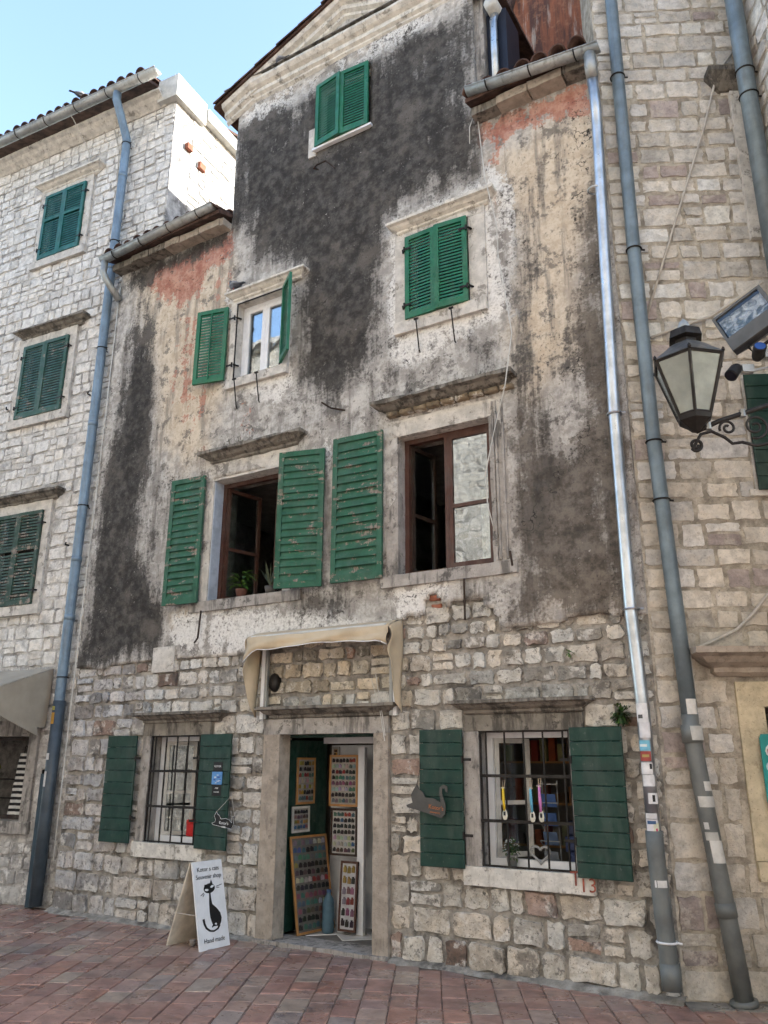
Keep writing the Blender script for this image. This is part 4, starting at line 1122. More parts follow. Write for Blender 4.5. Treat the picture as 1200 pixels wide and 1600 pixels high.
# parapet coping along the verge and eaves moulding
b_ = MB(); b_.box(LX1-.3, LX1+.10, -.12, .62, LE-.0, LE+.42); add(b_, 'verge_block', 'white_old', lh)
b_ = MB(); b_.box(LX1-.3, LX1+.13, .63, 5.5, LE+.12, LE+.34); add(b_, 'verge_coping', 'white_old', lh)
b_ = MB(); b_.moulding([(.02, LE-.02), (.06, LE+.02), (.12, LE+.06), (.16, LE+.12), (.22, LE+.14), (.22, LE+.18), (0, LE+.19)], -5.9, LX1-.2, y=0, rough=.006, seed=12, mitre=False); add(b_, 'eaves_cornice', 'trim_white', lh)
b_ = MB(); b_.add([(-6.1, -.36, 12.14), (LX1-.31, -.36, 12.14), (LX1-.31, 7.9, 15.0), (-6.1, 7.9, 15.0), (-6.1, -.36, 12.09), (LX1-.31, -.36, 12.09), (LX1-.31, 7.9, 14.95), (-6.1, 7.9, 14.95)],
      [(0, 1, 2, 3), (7, 6, 5, 4), (0, 4, 5, 1), (1, 5, 6, 2), (2, 6, 7, 3), (3, 7, 4, 0)])
lroof = add(b_, 'roof', 'roof_tile', lh)
for i in range(23):
    for j in range(2): put(TILE, 'roof_tile', lroof, (LX1-.4-i*.2+rs.uniform(-.015, .015), -.26+j*.36, 12.20+(.1+j*.36)*.346+rs.uniform(-.012, .02)), (math.atan(.346)-.04, 0, 0))
gutter(lh, -5.0, LX1-.03, 12.13, 12.11, -.44, .085, 'zinc', 8)
# windows
for k, (o, mt, cm, leafmat) in enumerate(zip(LO[:3], ('trim_white', 'trim_white', 'trim_white'), ('trim_cream', 'trim_dark', 'trim_dark'), ('green_teal', 'green_grey', 'green_black'))):
    if leafmat == 'green_teal' and 'green_teal' not in MAT: MAT['green_teal'] = mat_paint('teal_green_paint', (.008, .10, .085), rough=.45)
    win = add(frame_mb(o, .05, .1, .05), 'window', 'white_old', lh)
    surround(win, o, .13, .13, .16, .14, mt, y=-.045, sill_ext=.02, seed=80+k*7, rough=.004)
    b_ = MB(); b_.box(o[0], o[1], .13, .15, o[2], o[3]); add(b_, 'backing_board', 'dark_wood', win)
    cornice(win, 'cornice', cm, o[0]-.19, o[1]+.34, o[3]+(.10 if k == 0 else .14), .15, .15, rough=.004 if k == 0 else .012, seed=90+k, y=-.02)
    b_ = MB(); b_.rough_block(o[0]-.13, o[1]+.13, -.03, .02, o[3]+.163, o[3]+.21, rough=.003); add(b_, 'frieze', mt, win)
    w2 = (o[1]-o[0])/2
    n = int((o[3]-o[2])/.05)
    louvre_leaf(lh, (o[0]+.004, -.06, o[2]+.005), w2-.006, o[3]-o[2]-.01, 1, 0, leafmat, n, mid=(k != 1))
    louvre_leaf(lh, (o[1]-.004, -.06, o[2]+.005), w2-.006, o[3]-o[2]-.01, -1, 1, leafmat, n, mid=(k != 1))
    for x, d in ((o[0]-.02, 1), (o[1]+.02, -1)):
        for z in (o[2]+.2, o[3]-.2): hinge_iron(win, x, -.05, z, d)
# shop opening: stone jamb and sill, dark inside
o = LO[3]; win = add(frame_mb(o, .16, .22, .05), 'shop_window', 'dark_wood', lh)
surround(win, o, .16, .16, .2, .15, 'trim_grey', y=-.05, sill_ext=.02, seed=120, rough=.006)
b_ = MB(); b_.box(-2.55, -1.0, .5, .53, 1.45, 1.47); b_.box(-2.55, -1.0, .5, .53, 1.2, 1.22); add(b_, 'display_rail', 'iron', win)
# conduits on the left house
for pts, r in (([(-.72, -.03, 11.8), (-.55, -.03, 11.3), (-.50, -.03, 10.6), (-.48, -.03, 6.0), (-.50, -.03, 3.0)], .008), ([(-1.45, -.5, 12.2), (-1.35, -.35, 12.0), (-1.22, -.05, 11.5), (-1.2, -.05, 11.2)], .009), ([(-.95, -.04, 3.68), (-1.6, -.04, 3.64), (-2.3, -.04, 3.62)], .008), ([(-.06, -.05, 8.9), (-.05, -.05, 5.0), (-.05, -.05, .2)], .012)):
    b_ = MB(); b_.tube(pts, r, 6); add(b_, 'cable', 'cable', lh, True)
for (u, z) in ((-.55, 6.9), (-2.3, 7.0), (-.55, 9.2), (-.62, 4.6), (-.45, 7.8)):
    b_ = MB(); b_.tube([(u, .0, z), (u, -.06, z), (u+.03, -.08, z+.02)], .012, 6); add(b_, 'iron_hook', 'iron', lh)

# ================================================================== RIGHT HOUSE
rh = thing('beige_limestone_house', 'beige coursed limestone house with sandy mortar at right edge', 'house', tuple(OR), AR)
RO = [(1.06, 1.42, 4.02, 5.10), (.86, 1.42, .98, 2.15)]
PU = 1.46                                     # projecting wing starts here
m_ = slab_holes(0.0, 6.0, -.05, 12.2, 0, .45, [(a-.02, b+.02, c-.02, d+.02) for a, b, c, d in RO]); m_.add([(0.003+k_*.35+.5317*y_, y_, z_) for z_ in (-.05, 12.2) for k_, y_ in ((0, .46), (1, .46), (1, 6.9), (0, 6.9))], [(0, 3, 2, 1), (4, 5, 6, 7), (0, 1, 5, 4), (1, 2, 6, 5), (2, 3, 7, 6), (3, 0, 4, 7)])
m_.box(.7, 2.6, 1.6, 1.7, 0, 5.6); m_.box(.62, .7, .46, 1.7, 0, 5.6); m_.box(2.6, 2.7, .46, 1.7, 0, 5.6)
add(m_, 'wall', 'mortar_right', rh)
rs = random.Random(25)
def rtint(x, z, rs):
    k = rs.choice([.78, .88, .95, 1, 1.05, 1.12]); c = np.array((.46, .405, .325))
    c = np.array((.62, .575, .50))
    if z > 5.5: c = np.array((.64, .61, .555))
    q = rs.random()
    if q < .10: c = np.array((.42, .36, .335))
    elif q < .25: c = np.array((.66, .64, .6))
    if z < 3: c = c*.88  # weaker light at street level put into the stone tint
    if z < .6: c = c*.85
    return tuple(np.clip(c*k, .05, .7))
rholes = [(.60, 1.9, .86, 2.64), (1.04, 2.55, 3.9, 5.2), (.36, 2, 2.36, 2.64)]
rst = courses(.004, 2.7, 0, 10.9, lambda z: .24 if z < 2 else .20, .17, .40, rs, rholes, split=.06)
rview = lambda u, z: seen(OR+UR*u+np.array([0, 0, z]), 1.0)
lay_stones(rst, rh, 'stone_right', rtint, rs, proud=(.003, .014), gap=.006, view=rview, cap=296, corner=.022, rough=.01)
# upper window with board shutter leaf (right edge of the picture)
o = RO[0]; win = add(frame_mb(o, .1, .16, .06), 'window', 'white_old', rh)
surround(win, o, .02, .02, .06, .06, 'trim_cream', y=-.02, seed=131)
board_leaf(rh, (1.045, -.06, 4.0), .40, 1.12, 1, 0, 9)
# shop window with deep cornice and yellowish surround
o = RO[1]; win = add(frame_mb(o, .18, .24, .05), 'shop_window', 'dark_wood', rh)
surround(win, o, .215, .02, .2, .14, 'trim_yellow', y=-.03, seed=141, sill_ext=.0, sillproj=.04)
cornice(win, 'cornice', 'trim_warm', .30, 1.70, 2.39, .24, .26, rough=.006, seed=143)
# projecting wing whose flank is seen end-on
PW = (PU, 4.6, -2.3, -.002)
mwing = MB(); mwing.box(PU, 6.0, -1.7, -.003, -.05, 12.2); add(mwing, 'projecting_wing', 'mortar_right', rh)
tmp = MB()
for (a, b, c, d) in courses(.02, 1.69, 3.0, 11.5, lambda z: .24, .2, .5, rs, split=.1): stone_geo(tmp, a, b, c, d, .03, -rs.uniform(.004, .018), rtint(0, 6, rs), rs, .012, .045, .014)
tmp.v = [(PU+y, -x, z) for (x, y, z) in tmp.v]; add(tmp, 'flank_stonework', 'stone_right', rh, False, kind='stuff')
b_ = MB(); b_.moulding([(.02, 8.40), (.06, 8.44), (.10, 8.5), (.14, 8.56), (.14, 8.62), (0, 8.64)], 1.24, 1.40, y=-.02, rough=.004, seed=4); add(b_, 'corbel', 'trim_dark', rh)
b_ = MB(); b_.rough_block(1.32, 1.44, -.06, .02, 6.6, 8.38, rough=.006, seed=3); add(b_, 'corner_strip', 'trim_cream', rh)
b_ = MB(); b_.moulding([(.02, 9.74), (.1, 9.8), (.16, 9.9), (0, 9.92)], .95, 1.44, y=-.02, rough=.008, seed=14, mitre=False); add(b_, 'string_course', 'trim_dark', rh)
# cables on the right house
for pts, r in (([(1.43, -.03, 8.92), (1.22, -.06, 8.61), (1.02, -.04, 7.94), (.66, -.03, 6.94), (.25, -.03, 5.79)], .012), ([(.26, -.04, 5.54), (.52, -.04, 5.64), (.83, -.05, 5.74), (1.2, -.4, 5.88)], .016), ([(.29, -.05, 2.60), (.48, -.05, 2.67), (.70, -.05, 2.77), (.85, -.05, 2.90), (1.0, -.05, 3.07), (1.4, -.05, 3.3)], .014)):
    b_ = MB(); b_.tube(pts, r, 8); add(b_, 'cable', 'cable', rh, True)

# ================================================================== HOUSE BEHIND, with stained red wall
bh = thing('red_stained_house', 'house behind with red-brown stained gable wall above the right wing', 'house', (-2.4, 1.6, 8.0), off=(-2.4, 1.6, 8.0))
a = NM('red_stained_render')
sv = a.noise(1.0, 7, .65, a.scale(a.pos(), (8, 8, .9)))
c = a.mix(a.sm(sv, .35, .6), (.30, .115, .065), (.10, .055, .045))
c = a.mix(a.sm(a.noise(1.0, 6, .6, a.scale(a.pos(), (5, 5, .5))), .55, .62, 0, .7), c, (.5, .43, .36))
c = a.mix(a.sm(a.noise(14, 6), .5, .7, 0, .4), c, (.4, .2, .12))
MAT['red_render'] = a.pbr(c, .95, 0, a.bump(a.noise(30, 6), .5, .01), .1)
m_ = MB(); m_.prism([(-3.36, 8.9), (-1.2, 8.9), (-1.2, 12.9), (-2.86, 12.9), (-3.36, 11.06)], 1.6, 3.4); add(m_, 'wall', 'red_render', bh)
def along(p, q, t): return (p[0]+(q[0]-p[0])*t, p[1]+(q[1]-p[1])*t)
for i in range(6):
    p = along((-3.40, 11.0), (-2.86, 12.95), i/6); q = along((-3.40, 11.0), (-2.86, 12.95), (i+.93)/6)
    m_ = MB(); m_.prism([(p[0]-.10, p[1]+.02), (p[0]+.02, p[1]), (q[0]+.02, q[1]), (q[0]-.07, q[1]+.02)], 1.50, 1.9); add(m_, 'verge_tile', 'roof_tile', bh)
m_ = MB(); m_.prism([(-3.52, 11.0), (-3.40, 11.0), (-2.86, 12.95), (-2.94, 12.97)], 1.9, 3.4); add(m_, 'roof', 'roof_tile', bh)

# ================================================================== what faces the house (seen in the window panes)
op = thing('opposite_house', 'sunlit stone house across the street mirrored in the window panes', 'house', (-4, -10.2, 0), off=(-4, -10.2, 0))
m_ = slab_holes(-26, 14, -.05, 14.0, -10.6, -10.2, [(x, x+.9, z, z+1.3) for x in (-21, -17.5, -14, -4.6, -1.2, 2.4, 6) for z in (3.4, 6.6)])
m_.box(-26, 14, -16, -15.6, -.05, 14.0); m_.box(-26, -25.6, -15.6, -10.6, -.05, 14.0); m_.box(13.6, 14, -15.6, -10.6, -.05, 14.0); m_.box(-26, 14, -16, -9.9, 14.0, 14.2); m_.box(-25, 13, -11.6, -11.5, 0, 13.9)
add(m_, 'wall', 'mortar_left', op)
rs = random.Random(35); tmp = MB()
for (a_, b_, c_, d_) in courses(-16, 2, 2.0, 13.9, lambda z: .27, .25, .6, rs, [(x-.05, x+.95, z-.05, z+1.35) for x in (-21, -17.5, -14, -4.6, -1.2, 2.4, 6) for z in (3.4, 6.6)], split=.1):
    k = rs.uniform(.8, 1.1); stone_geo(tmp, a_, b_, c_, d_, .03, -rs.uniform(.004, .012), (.47*k, .45*k, .41*k), rs, .005, .03, .01)
tmp.v = [(x, -10.2-y, z) for (x, y, z) in tmp.v]; tmp.f = [f_[::-1] for f_ in tmp.f]; add(tmp, 'stonework', 'stone_main', op, False, kind='stuff')
# steep limestone mountain behind the town, opposite the facade
mt = MB(); n = 44; vs = []; fs = []
for i in range(n+1):
    for j in range(13):
        x = -1500+3000*i/n; t_ = j/12; y = -520-420*t_
        h = (330+150*float(fnoise(x/260, 1, 3)))*(t_**.8) + 60*(float(fnoise(x/70, t_*6, 8))-.5)*t_
        vs.append((x, y, -2+h))
for i in range(n):
    for j in range(12): a_ = i*13+j; fs.append((a_, a_+13, a_+14, a_+1))
mt.add(vs, fs); structure(add(mt, 'mountain', 'rock', None, True))

# ================================================================== DRAINPIPES
def ring(parent, c, r, mat='iron', ear=1, w_=.008):
    b = MB(); b.tube([(c[0]+r*math.cos(t*math.pi/9), c[1]+r*math.sin(t*math.pi/9), c[2]) for t in range(19)], w_, 6)
    b.tube([(c[0]+ear*r, c[1], c[2]), (c[0]+ear*(r+.035), c[1]+.0, c[2]-.004)], .009, 6); b.tube([(c[0], c[1]+r, c[2]), (c[0], c[1]+r+.09, c[2])], .008, 6)
    return add(b, 'clamp', mat, parent)
def sticker(parent, c, r, z0, z1, a0, a1, col, name='sticker'):
    """paper wrapped on the pipe, angles in degrees round its axis (270 faces the street)"""
    b = MB(); n = 5; vs = []; fs = []
    for z in (z0, z1):
        for i in range(n+1):
            t = math.radians(a0+(a1-a0)*i/n); vs.append((c(z)[0]+r*math.cos(t), c(z)[1]+r*math.sin(t), z))
    for i in range(n): fs.append((i, i+1, n+2+i, n+1+i))
    b.add(vs, fs, col); return add(b, name, 'tint', parent, True)
dp = thing('drainpipe', 'blue-grey drainpipe on the limewashed house by its corner', 'drainpipe', tuple(OL+UL*(-.29)), AL, off=(-.29, 0, 0))
b = MB(); b.tube([(-.31, -.42, 12.05), (-.31, -.42, 11.9), (-.30, -.32, 11.7), (-.29, -.14, 11.35), (-.29, -.13, 11.2), (-.29, -.13, 6), (-.30, -.13, 2.3), (-.29, -.13, .04)], .066, 14); add(b, 'pipe', 'pipe_blue', dp, True)
b = MB(); b.tube([(-.29, -.13, 2.45), (-.29, -.13, .03)], .078, 14); add(b, 'lower_sleeve', mat_metal('dark_blue_grey_steel', (.065, .085, .105), .5, .25, .35), dp, True)
for z in (11.25, 9.4, 7.55, 5.1, 2.75): ring(dp, (-.29, -.13, z), .07)
for z in (10.6, 8.9, 6.3, 4.3, 3.5):
    b = MB(); b.tube([(-.29, -.13, z), (-.29, -.13, z+.07)], .071, 14); add(b, 'pipe_joint', 'pipe_blue', dp, True)
cc = lambda z: (-.29, -.13)
sticker(dp, cc, .0795, 2.16, 2.30, 235, 285, (.45, .25, .05)); sticker(dp, cc, .0795, 1.72, 1.80, 230, 280, (.6, .6, .6)); sticker(dp, cc, .0795, 1.40, 1.58, 240, 275, (.5, .5, .5)); sticker(dp, cc, .0795, 2.33, 2.38, 240, 280, (.35, .33, .08))
dk = thing('cable_duct', 'dark blue flat cable duct at the foot of the blue-grey drainpipe', 'duct', tuple(OL+UL*(-.44)), AL, off=(-.44, 0, 0))
b = MB(); b.box(-.50, -.385, -.10, -.03, 0, 1.55); add(b, 'cover', mat_simple('dark_blue_paint', (.035, .06, .08), .55), dk); b = MB(); b.box(-.52, -.507, -.07, -.03, 0, 1.6); add(b, 'side_rail', 'iron', dk)

sp = thing('drainpipe', 'bright silver drainpipe with stickers at the right corner of the plastered house', 'drainpipe', (-1.70, -.13, 0), off=(-1.70, -.13, 0))
b = MB(); b.tube([(-1.60, -.33, 8.68), (-1.60, -.33, 8.52), (-1.605, -.28, 8.42)], .062, 14); add(b, 'pipe_head', 'zinc', sp, True)
b = MB(); b.tube([(-1.605, -.29, 8.44), (-1.63, -.15, 8.1), (-1.64, -.13, 7.9), (-1.68, -.13, 6.41), (-1.71, -.13, 5.2), (-1.72, -.13, 4.79), (-1.73, -.13, 2.96), (-1.70, -.13, 2.17), (-1.70, -.13, 1.14)], .055, 16); add(b, 'pipe', 'silver', sp, True)
b = MB(); b.tube([(-1.70, -.13, 1.20), (-1.70, -.13, 1.02), (-1.67, -.13, .14), (-1.67, -.13, .10)], .068, 16); add(b, 'lower_pipe', 'pvc', sp, True)
b = MB(); b.tube([(-1.672, -.13, .28), (-1.67, -.13, .10)], .076, 16); add(b, 'pipe_end', 'pvc', sp, True)
for z, mm in ((4.75, 'silver'), (7.2, 'silver'), (2.95, 'silver'), (.42, 'white_paint')): ring(sp, (-1.72 if z > 2.5 else -1.675, -.13, z), .066 if z > 1 else .074, mm, 1, .009)
sc_ = lambda z: (np.interp(z, [.14, 1.02, 1.14, 2.17, 2.96], [-1.67, -1.70, -1.70, -1.70, -1.73]), -.13)
for z0, z1, a0, a1, col in ((2.02, 2.17, 215, 320, (.66, .66, .66)), (1.90, 2.02, 235, 330, (.6, .6, .61)), (1.80, 1.88, 215, 315, (.16, .42, .55)), (1.72, 1.795, 215, 315, (.3, .06, .05)), (1.62, 1.71, 215, 320, (.66, .66, .65)), (1.53, 1.615, 225, 330, (.62, .62, .62)), (1.40, 1.48, 262, 345, (.68, .68, .68)), (1.29, 1.33, 220, 320, (.6, .6, .6)), (1.14, 1.285, 222, 322, (.62, .60, .62))): sticker(sp, sc_, .0565, z0, z1, a0, a1, col)
for z0, z1, a0, a1, col in ((1.415, 1.465, 295, 318, (.02, .02, .02)), (1.66, 1.70, 295, 315, (.02, .02, .02)), (1.25, 1.275, 235, 305, (.05, .1, .2)), (1.15, 1.18, 235, 300, (.1, .3, .28)), (1.18, 1.22, 300, 316, (.5, .06, .15)), (2.05, 2.08, 235, 275, (.08, .08, .08)), (1.83, 1.85, 225, 290, (.6, .65, .65)), (1.75, 1.77, 240, 300, (.4, .3, .1))): sticker(sp, sc_, .0574, z0, z1, a0, a1, col, 'sticker_print')
sticker(sp, lambda z: (-1.688, -.13), .0695, .80, .85, 200, 330, (.6, .6, .58), 'paint_smear'); sticker(sp, lambda z: (-1.70, -.13), .0565, 1.07+.13, 1.20+.06, 285, 330, (.55, .56, .42))

slp = thing('drainpipe', 'slate-grey drainpipe bending near the ground on the limestone house', 'drainpipe', tuple(OR+UR*.2), AR, off=(.2, 0, 0))
b = MB(); b.tube([(.20, -.12, 11.5), (.19, -.12, 9.6), (.16, -.12, 6.5), (.16, -.12, 4.5), (.20, -.12, 3.06), (.225, -.12, 2.05)], .064, 16); add(b, 'pipe', 'pipe_slate', slp, True)
b = MB(); b.tube([(.222, -.12, 2.08), (.228, -.12, 1.86), (.24, -.12, 1.72), (.275, -.12, 1.34), (.33, -.12, .78), (.345, -.12, .62), (.40, -.12, .03)], .068, 16); add(b, 'lower_pipe', 'pvc', slp, True)
for p_, q_, r_ in (((.222, -.12, 2.0), (.226, -.12, 1.86), .08), ((.336, -.12, .70), (.346, -.12, .60), .076), ((.395, -.12, .05), (.40, -.12, .012), .1)): b = MB(); b.tube([p_, q_], r_, 16); add(b, 'pipe_joint', 'pvc', slp, True)
for z, u in ((8.55, .175), (6.45, .16), (4.45, .165), (3.9, .175), (1.98, .223)): ring(slp, (u, -.12, z), .07, 'iron' if z > 2.5 else 'white_old')
s2 = lambda z: (np.interp(z, [.03, .78, 1.34, 1.72, 2.05, 3.06], [.40, .33, .275, .24, .225, .20]), -.12)
for z0, z1, a0, a1, col in ((2.08, 2.2, 240, 310, (.58, .57, .53)), (2.26, 2.62, 320, 350, (.5, .5, .47)), (1.88, 1.99, 225, 325, (.45, .45, .42)), (1.50, 1.57, 270, 330, (.55, .54, .5)), (1.38, 1.46, 215, 335, (.48, .48, .45)), (1.22, 1.27, 220, 250, (.5, .5, .48)), (.98, 1.14, 235, 320, (.52, .52, .49)), (1.14, 1.2, 215, 300, (.4, .4, .37))): sticker(slp, s2, .0705 if z0 < 1.85 or z0 > 2.05 else .082, z0, z1, a0, a1, col)
fp = thing('drainpipe', 'thick grey drainpipe on the flank in the upper right corner', 'drainpipe', tuple(OR+UR*1.33-NR*.42+np.array([0, 0, 5.9])), AR, off=(1.33, -.42, 5.9))
b = MB(); b.tube([(1.33, -.42, 11.5), (1.33, -.42, 5.92)], .082, 16); add(b, 'pipe', 'pipe_slate', fp, True)
for z in (8.25, 7.95): ring(fp, (1.33, -.42, z), .087, 'iron')
# spout of the left wing's gutter
b = MB(); b.tube([(-8.92, -.34, 8.80), (-8.92, -.34, 8.60), (-8.90, -.30, 8.50), (-8.80, -.10, 8.22)], .05, 12); add(b, 'gutter_spout', 'zinc', house, True)
b = MB(); b.tube([(-3.0, -.06, 8.9), (-3.08, -.09, 8.65), (-3.08, -.1, 8.42)], .006, 6); b.tube([(-3.0, -.06, 8.9), (-2.97, -.09, 8.64), (-2.95, -.07, 8.27), (-2.86, -.22, 7.76), (-2.80, -.1, 7.24), (-2.80, -.09, 6.84), (-2.74, -.09, 6.35), (-2.69, -.09, 5.89), (-2.64, -.30, 5.59), (-2.72, -.25, 5.26), (-2.92, -.12, 4.82), (-3.03, -.1, 4.43), (-3.02, -.1, 4.1), (-2.96, -.1, 3.83)], .006, 6); add(b, 'wire', 'white_old', house, True)
b = MB(); b.tube([(-8.86, -.06, 8.55), (-8.88, -.05, 6), (-8.9, -.05, 2.85), (-8.88, -.06, 1.2), (-8.88, -.06, .55)], .008, 6); add(b, 'conduit', 'white_old', house, True)
b = MB(); b.tube([(-4.28, -.12, 2.55), (-4.22, -.1, 2.2), (-4.19, -.08, 1.95)], .004, 5); b.tube([(-4.33, -.12, 2.5), (-4.24, -.1, 2.2), (-4.195, -.08, 1.9)], .004, 5); add(b, 'awning_cord_wire', 'white_old', house)
# old oval wall lamp over the door
b = MB(); b.lathe([(.0, -.06), (.055, -.055), (.06, 0), (.05, .03), (.0, .04)], (0, 0, 0), 14); b.v = [(x, -z, y*1.7) for x, y, z in b.v]; b.v = [(x-5.60, y-.06, z+2.52) for x, y, z in b.v]
add(b, 'bulkhead_lamp', 'iron', house, True)

# ================================================================== AWNINGS
aw = thing('awning', 'small beige cloth awning over the shop door', 'awning', (-4.98, 0, 2.1), off=(-4.98, 0, 2.1))
b = MB(); vs = []; fs = []; n = 30; xa, xb = -5.80, -4.02
def val_h(s):  # how far the front valance hangs
    return .105+.014*math.sin(s*9)+.13*max(0, 1-s/.09)**1.2+.05*max(0, 1-(1-s)/.05)
rows = 8
for i in range(n+1):
    s = i/n; x = xa+(xb-xa)*s; sag = .006*math.sin(s*11)+.004*math.sin(s*27)
    pts = [(-.045, 3.075), (-.16, 3.05+sag*.4), (-.28, 3.00+sag), (-.315, 2.965+sag)]
    h = val_h(s)
    for k in range(1, 5): pts.append((-.322+.02*math.sin(k*1.3+s*14)-.006*k, 2.955+sag-h*k/4))
    vs += [(x, p, z) for p, z in pts]
for i in range(n):
    for k in range(rows-1): a_ = i*rows+k; fs.append((a_, a_+1, a_+rows+1, a_+rows))
b.add(vs, fs)
cl = add(b, 'cloth', 'awning', aw, True); md = cl.modifiers.new('thick', 'SOLIDIFY'); md.thickness = .003
b = MB(); b.tube([(xa+(xb-xa)*i/n, -.322+.02*math.sin(4*1.3+i/n*14)-.026, 2.953+.006*math.sin(i/n*11)+.004*math.sin(i/n*27)-val_h(i/n)) for i in range(n+1)], .005, 5); add(b, 'white_piping', 'white_paint', aw, True)
for sgn, x in ((-1, xa), (1, xb)):
    b = MB(); vs = []; fs = []; ny = 8; nz = 12
    for i in range(ny+1):
        t = i/ny; y = -.318+t*.27
        zt = np.interp(t, [0, .15, 1], [2.965, 3.0, 3.075]); wv = .02*math.sin(t*9+sgn)
        zb = np.interp(t, [0, .25, .5, .8, 1], [2.60, 2.5, 2.25, 2.16, 2.16])
        for j in range(nz+1): z = zt+(zb-zt)*j/nz; vs.append((x+sgn*(.012+wv*j/nz+.02*math.sin(j*.7)*(1-t)), y+.02*math.sin(j*.5), z))
    for i in range(ny):
        for j in range(nz): a_ = i*(nz+1)+j; fs.append((a_, a_+1, a_+nz+2, a_+nz+1))
    b.add(vs, fs); sf = add(b, 'side_flap', 'awning', aw, True); sf.modifiers.new('thick', 'SOLIDIFY').thickness = .003
    for dx, w_ in ((0, .022), (.045, .016)):
        b = MB(); xr = x+(-sgn)*(.06+dx) if sgn < 0 else x-.06-dx
        b.box(xr-w_, xr+w_, -.085, -.05, 2.14, 2.98); add(b, 'rail', 'white_paint' if dx == 0 else 'zinc', aw)
b = MB(); b.tube([(xa+.04, -.28, 2.985), (xb-.04, -.28, 2.99)], .018, 8); add(b, 'front_bar', 'white_old', aw)
la = thing('awning', 'grey-beige shop awning with side flap on the limewashed house', 'awning', tuple(OL+UL*(-2)), AL, off=(-2, 0, 0))
b = MB(); b.add([(-4.4, -.04, 2.89), (-.57, -.04, 2.89), (-.57, -1.02, 2.52), (-4.4, -1.02, 2.52), (-.57, -1.04, 2.30), (-4.4, -1.04, 2.30)], [(0, 1, 2, 3), (3, 2, 4, 5)])
c1 = add(b, 'cloth', 'awning_grey', la); c1.modifiers.new('thick', 'SOLIDIFY').thickness = .004
b = MB(); b.add([(-.566, -.04, 2.885), (-.566, -1.02, 2.518), (-.566, -1.04, 2.42), (-.566, -.20, 2.12), (-.566, -.06, 2.12)], [(0, 1, 2, 3, 4)]); c2 = add(b, 'side_flap', 'awning_grey', la); c2.modifiers.new('thick', 'SOLIDIFY').thickness = .004
b = MB(); b.add([(-.562, -.20, 2.12), (-.562, -1.04, 2.42), (-.555, -1.04, 2.33), (-.555, -.17, 2.01)], [(0, 1, 2, 3)]); c3 = add(b, 'flap_hem', 'awning_grey', la); c3.modifiers.new('thick', 'SOLIDIFY').thickness = .012
# garment and fruit-coloured ball in the left shop window
gm = thing('striped_garment', 'black and white striped garment hanging in the left shop window', 'garment', tuple(OL+UL*(-1.22)+NL*.2+np.array([0, 0, .98])), AL, off=(-1.22, .2, .98))
for i in range(22):
    z0 = .99+i*.037; k = i/22
    w0 = .135-.05*k if k < .86 else .085-.3*(k-.86)
    b = MB(); x0 = -1.27+.085*k
    vs = []
    for zz in (z0, z0+.037):
        kk = (zz-.99)/(.037*22); ww = .14-.055*kk if kk < .86 else .092-.35*(kk-.86); xx = -1.27+.085*kk
        for q in range(7): vs.append((xx-ww+2*ww*q/6, .2+.025*math.sin(q*1.9+1)-.03*(1-((q-3)/3)**2), zz))
    b.add(vs, [(q, q+1, q+8, q+7) for q in range(6)], (.62, .62, .6) if i % 2 else (.012, .012, .014)); add(b, 'stripe', 'tint', gm, True)
b = MB(); b.tube([(-1.19, .2, 1.80), (-1.19, .2, 1.88), (-1.17, .2, 1.91), (-1.15, .2, 1.88)], .006, 6); add(b, 'hanger_hook', 'iron', gm)
b = MB(); b.lathe([(.0, -.07), (.05, -.05), (.07, 0), (.05, .05), (0, .07)], (0, 0, 0), 14, (.25, .26, .03)); b.v = [(x, y, z) for x, y, z in b.v]
bo = mesh_obj('hanging_ball', b, 'tint', True); bo.location = tuple(OL+UL*(-1.78)+NL*.25+np.array([0, 0, 1.62])); tag(bo, 'round yellow-green ball in the dark left shop window', 'ball')
# ================================================================== LANTERN AND LAMPS (hung from the projecting wing)
def rp(u, y, z): return tuple(OR+UR*u+NR*y+np.array([0, 0, z]))
ln = thing('street_lantern', 'black hexagonal street lantern on a scrolled iron bracket at right', 'lantern', rp(.13, -1.3, 4.02), AR, off=(.13, -1.3, 4.02))
LX, LY = .13, -1.3
a = NM('frosted_lantern_glass')
MAT['frost'] = a.pbr(a.vary((.42, .45, .40), .8, 1.1, 5), .22, 0, a.bump(a.noise(9, 3), .3, .01), .5, trans=.5)
zb_, zt_, rb_, rt_ = 4.17, 4.60, .125, .265
corner = lambda r, k, z: (LX+r*math.cos(math.radians(60*k+15)), LY+r*math.sin(math.radians(60*k+15)), z)
for k in range(6):
    p0, p1, q0, q1 = Vector(corner(rb_, k, zb_)), Vector(corner(rb_, k+1, zb_)), Vector(corner(rt_, k, zt_)), Vector(corner(rt_, k+1, zt_))
    b = MB(); ins = [p0.lerp(p1, .06), p0.lerp(p1, .94), q0.lerp(q1, .97), q0.lerp(q1, .03)]; n_ = (p1-p0).cross(q0-p0).normalized()*.003
    b.add([tuple(v) for v in ins]+[tuple(v-n_) for v in ins], [(0, 1, 2, 3), (7, 6, 5, 4), (0, 4, 5, 1), (1, 5, 6, 2), (2, 6, 7, 3), (3, 7, 4, 0)]); add(b, 'glass_pane', 'frost', ln)
    b = MB(); b.tube([tuple(p0), tuple(q0)], .013, 6); add(b, 'corner_bar', 'iron', ln)
    b = MB(); b.tube([tuple(q0), tuple(q1)], .013, 6); add(b, 'rim_bar', 'iron', ln); b = MB(); b.tube([tuple(p0), tuple(p1)], .012, 6); add(b, 'rim_bar', 'iron', ln)
    b = MB(); b.lathe([(.0, -.01), (.014, 0), (.011, .02), (.0, .035)], tuple(Vector(corner(rt_+.012, k, zt_+.012))), 8); add(b, 'knob', 'iron', ln)
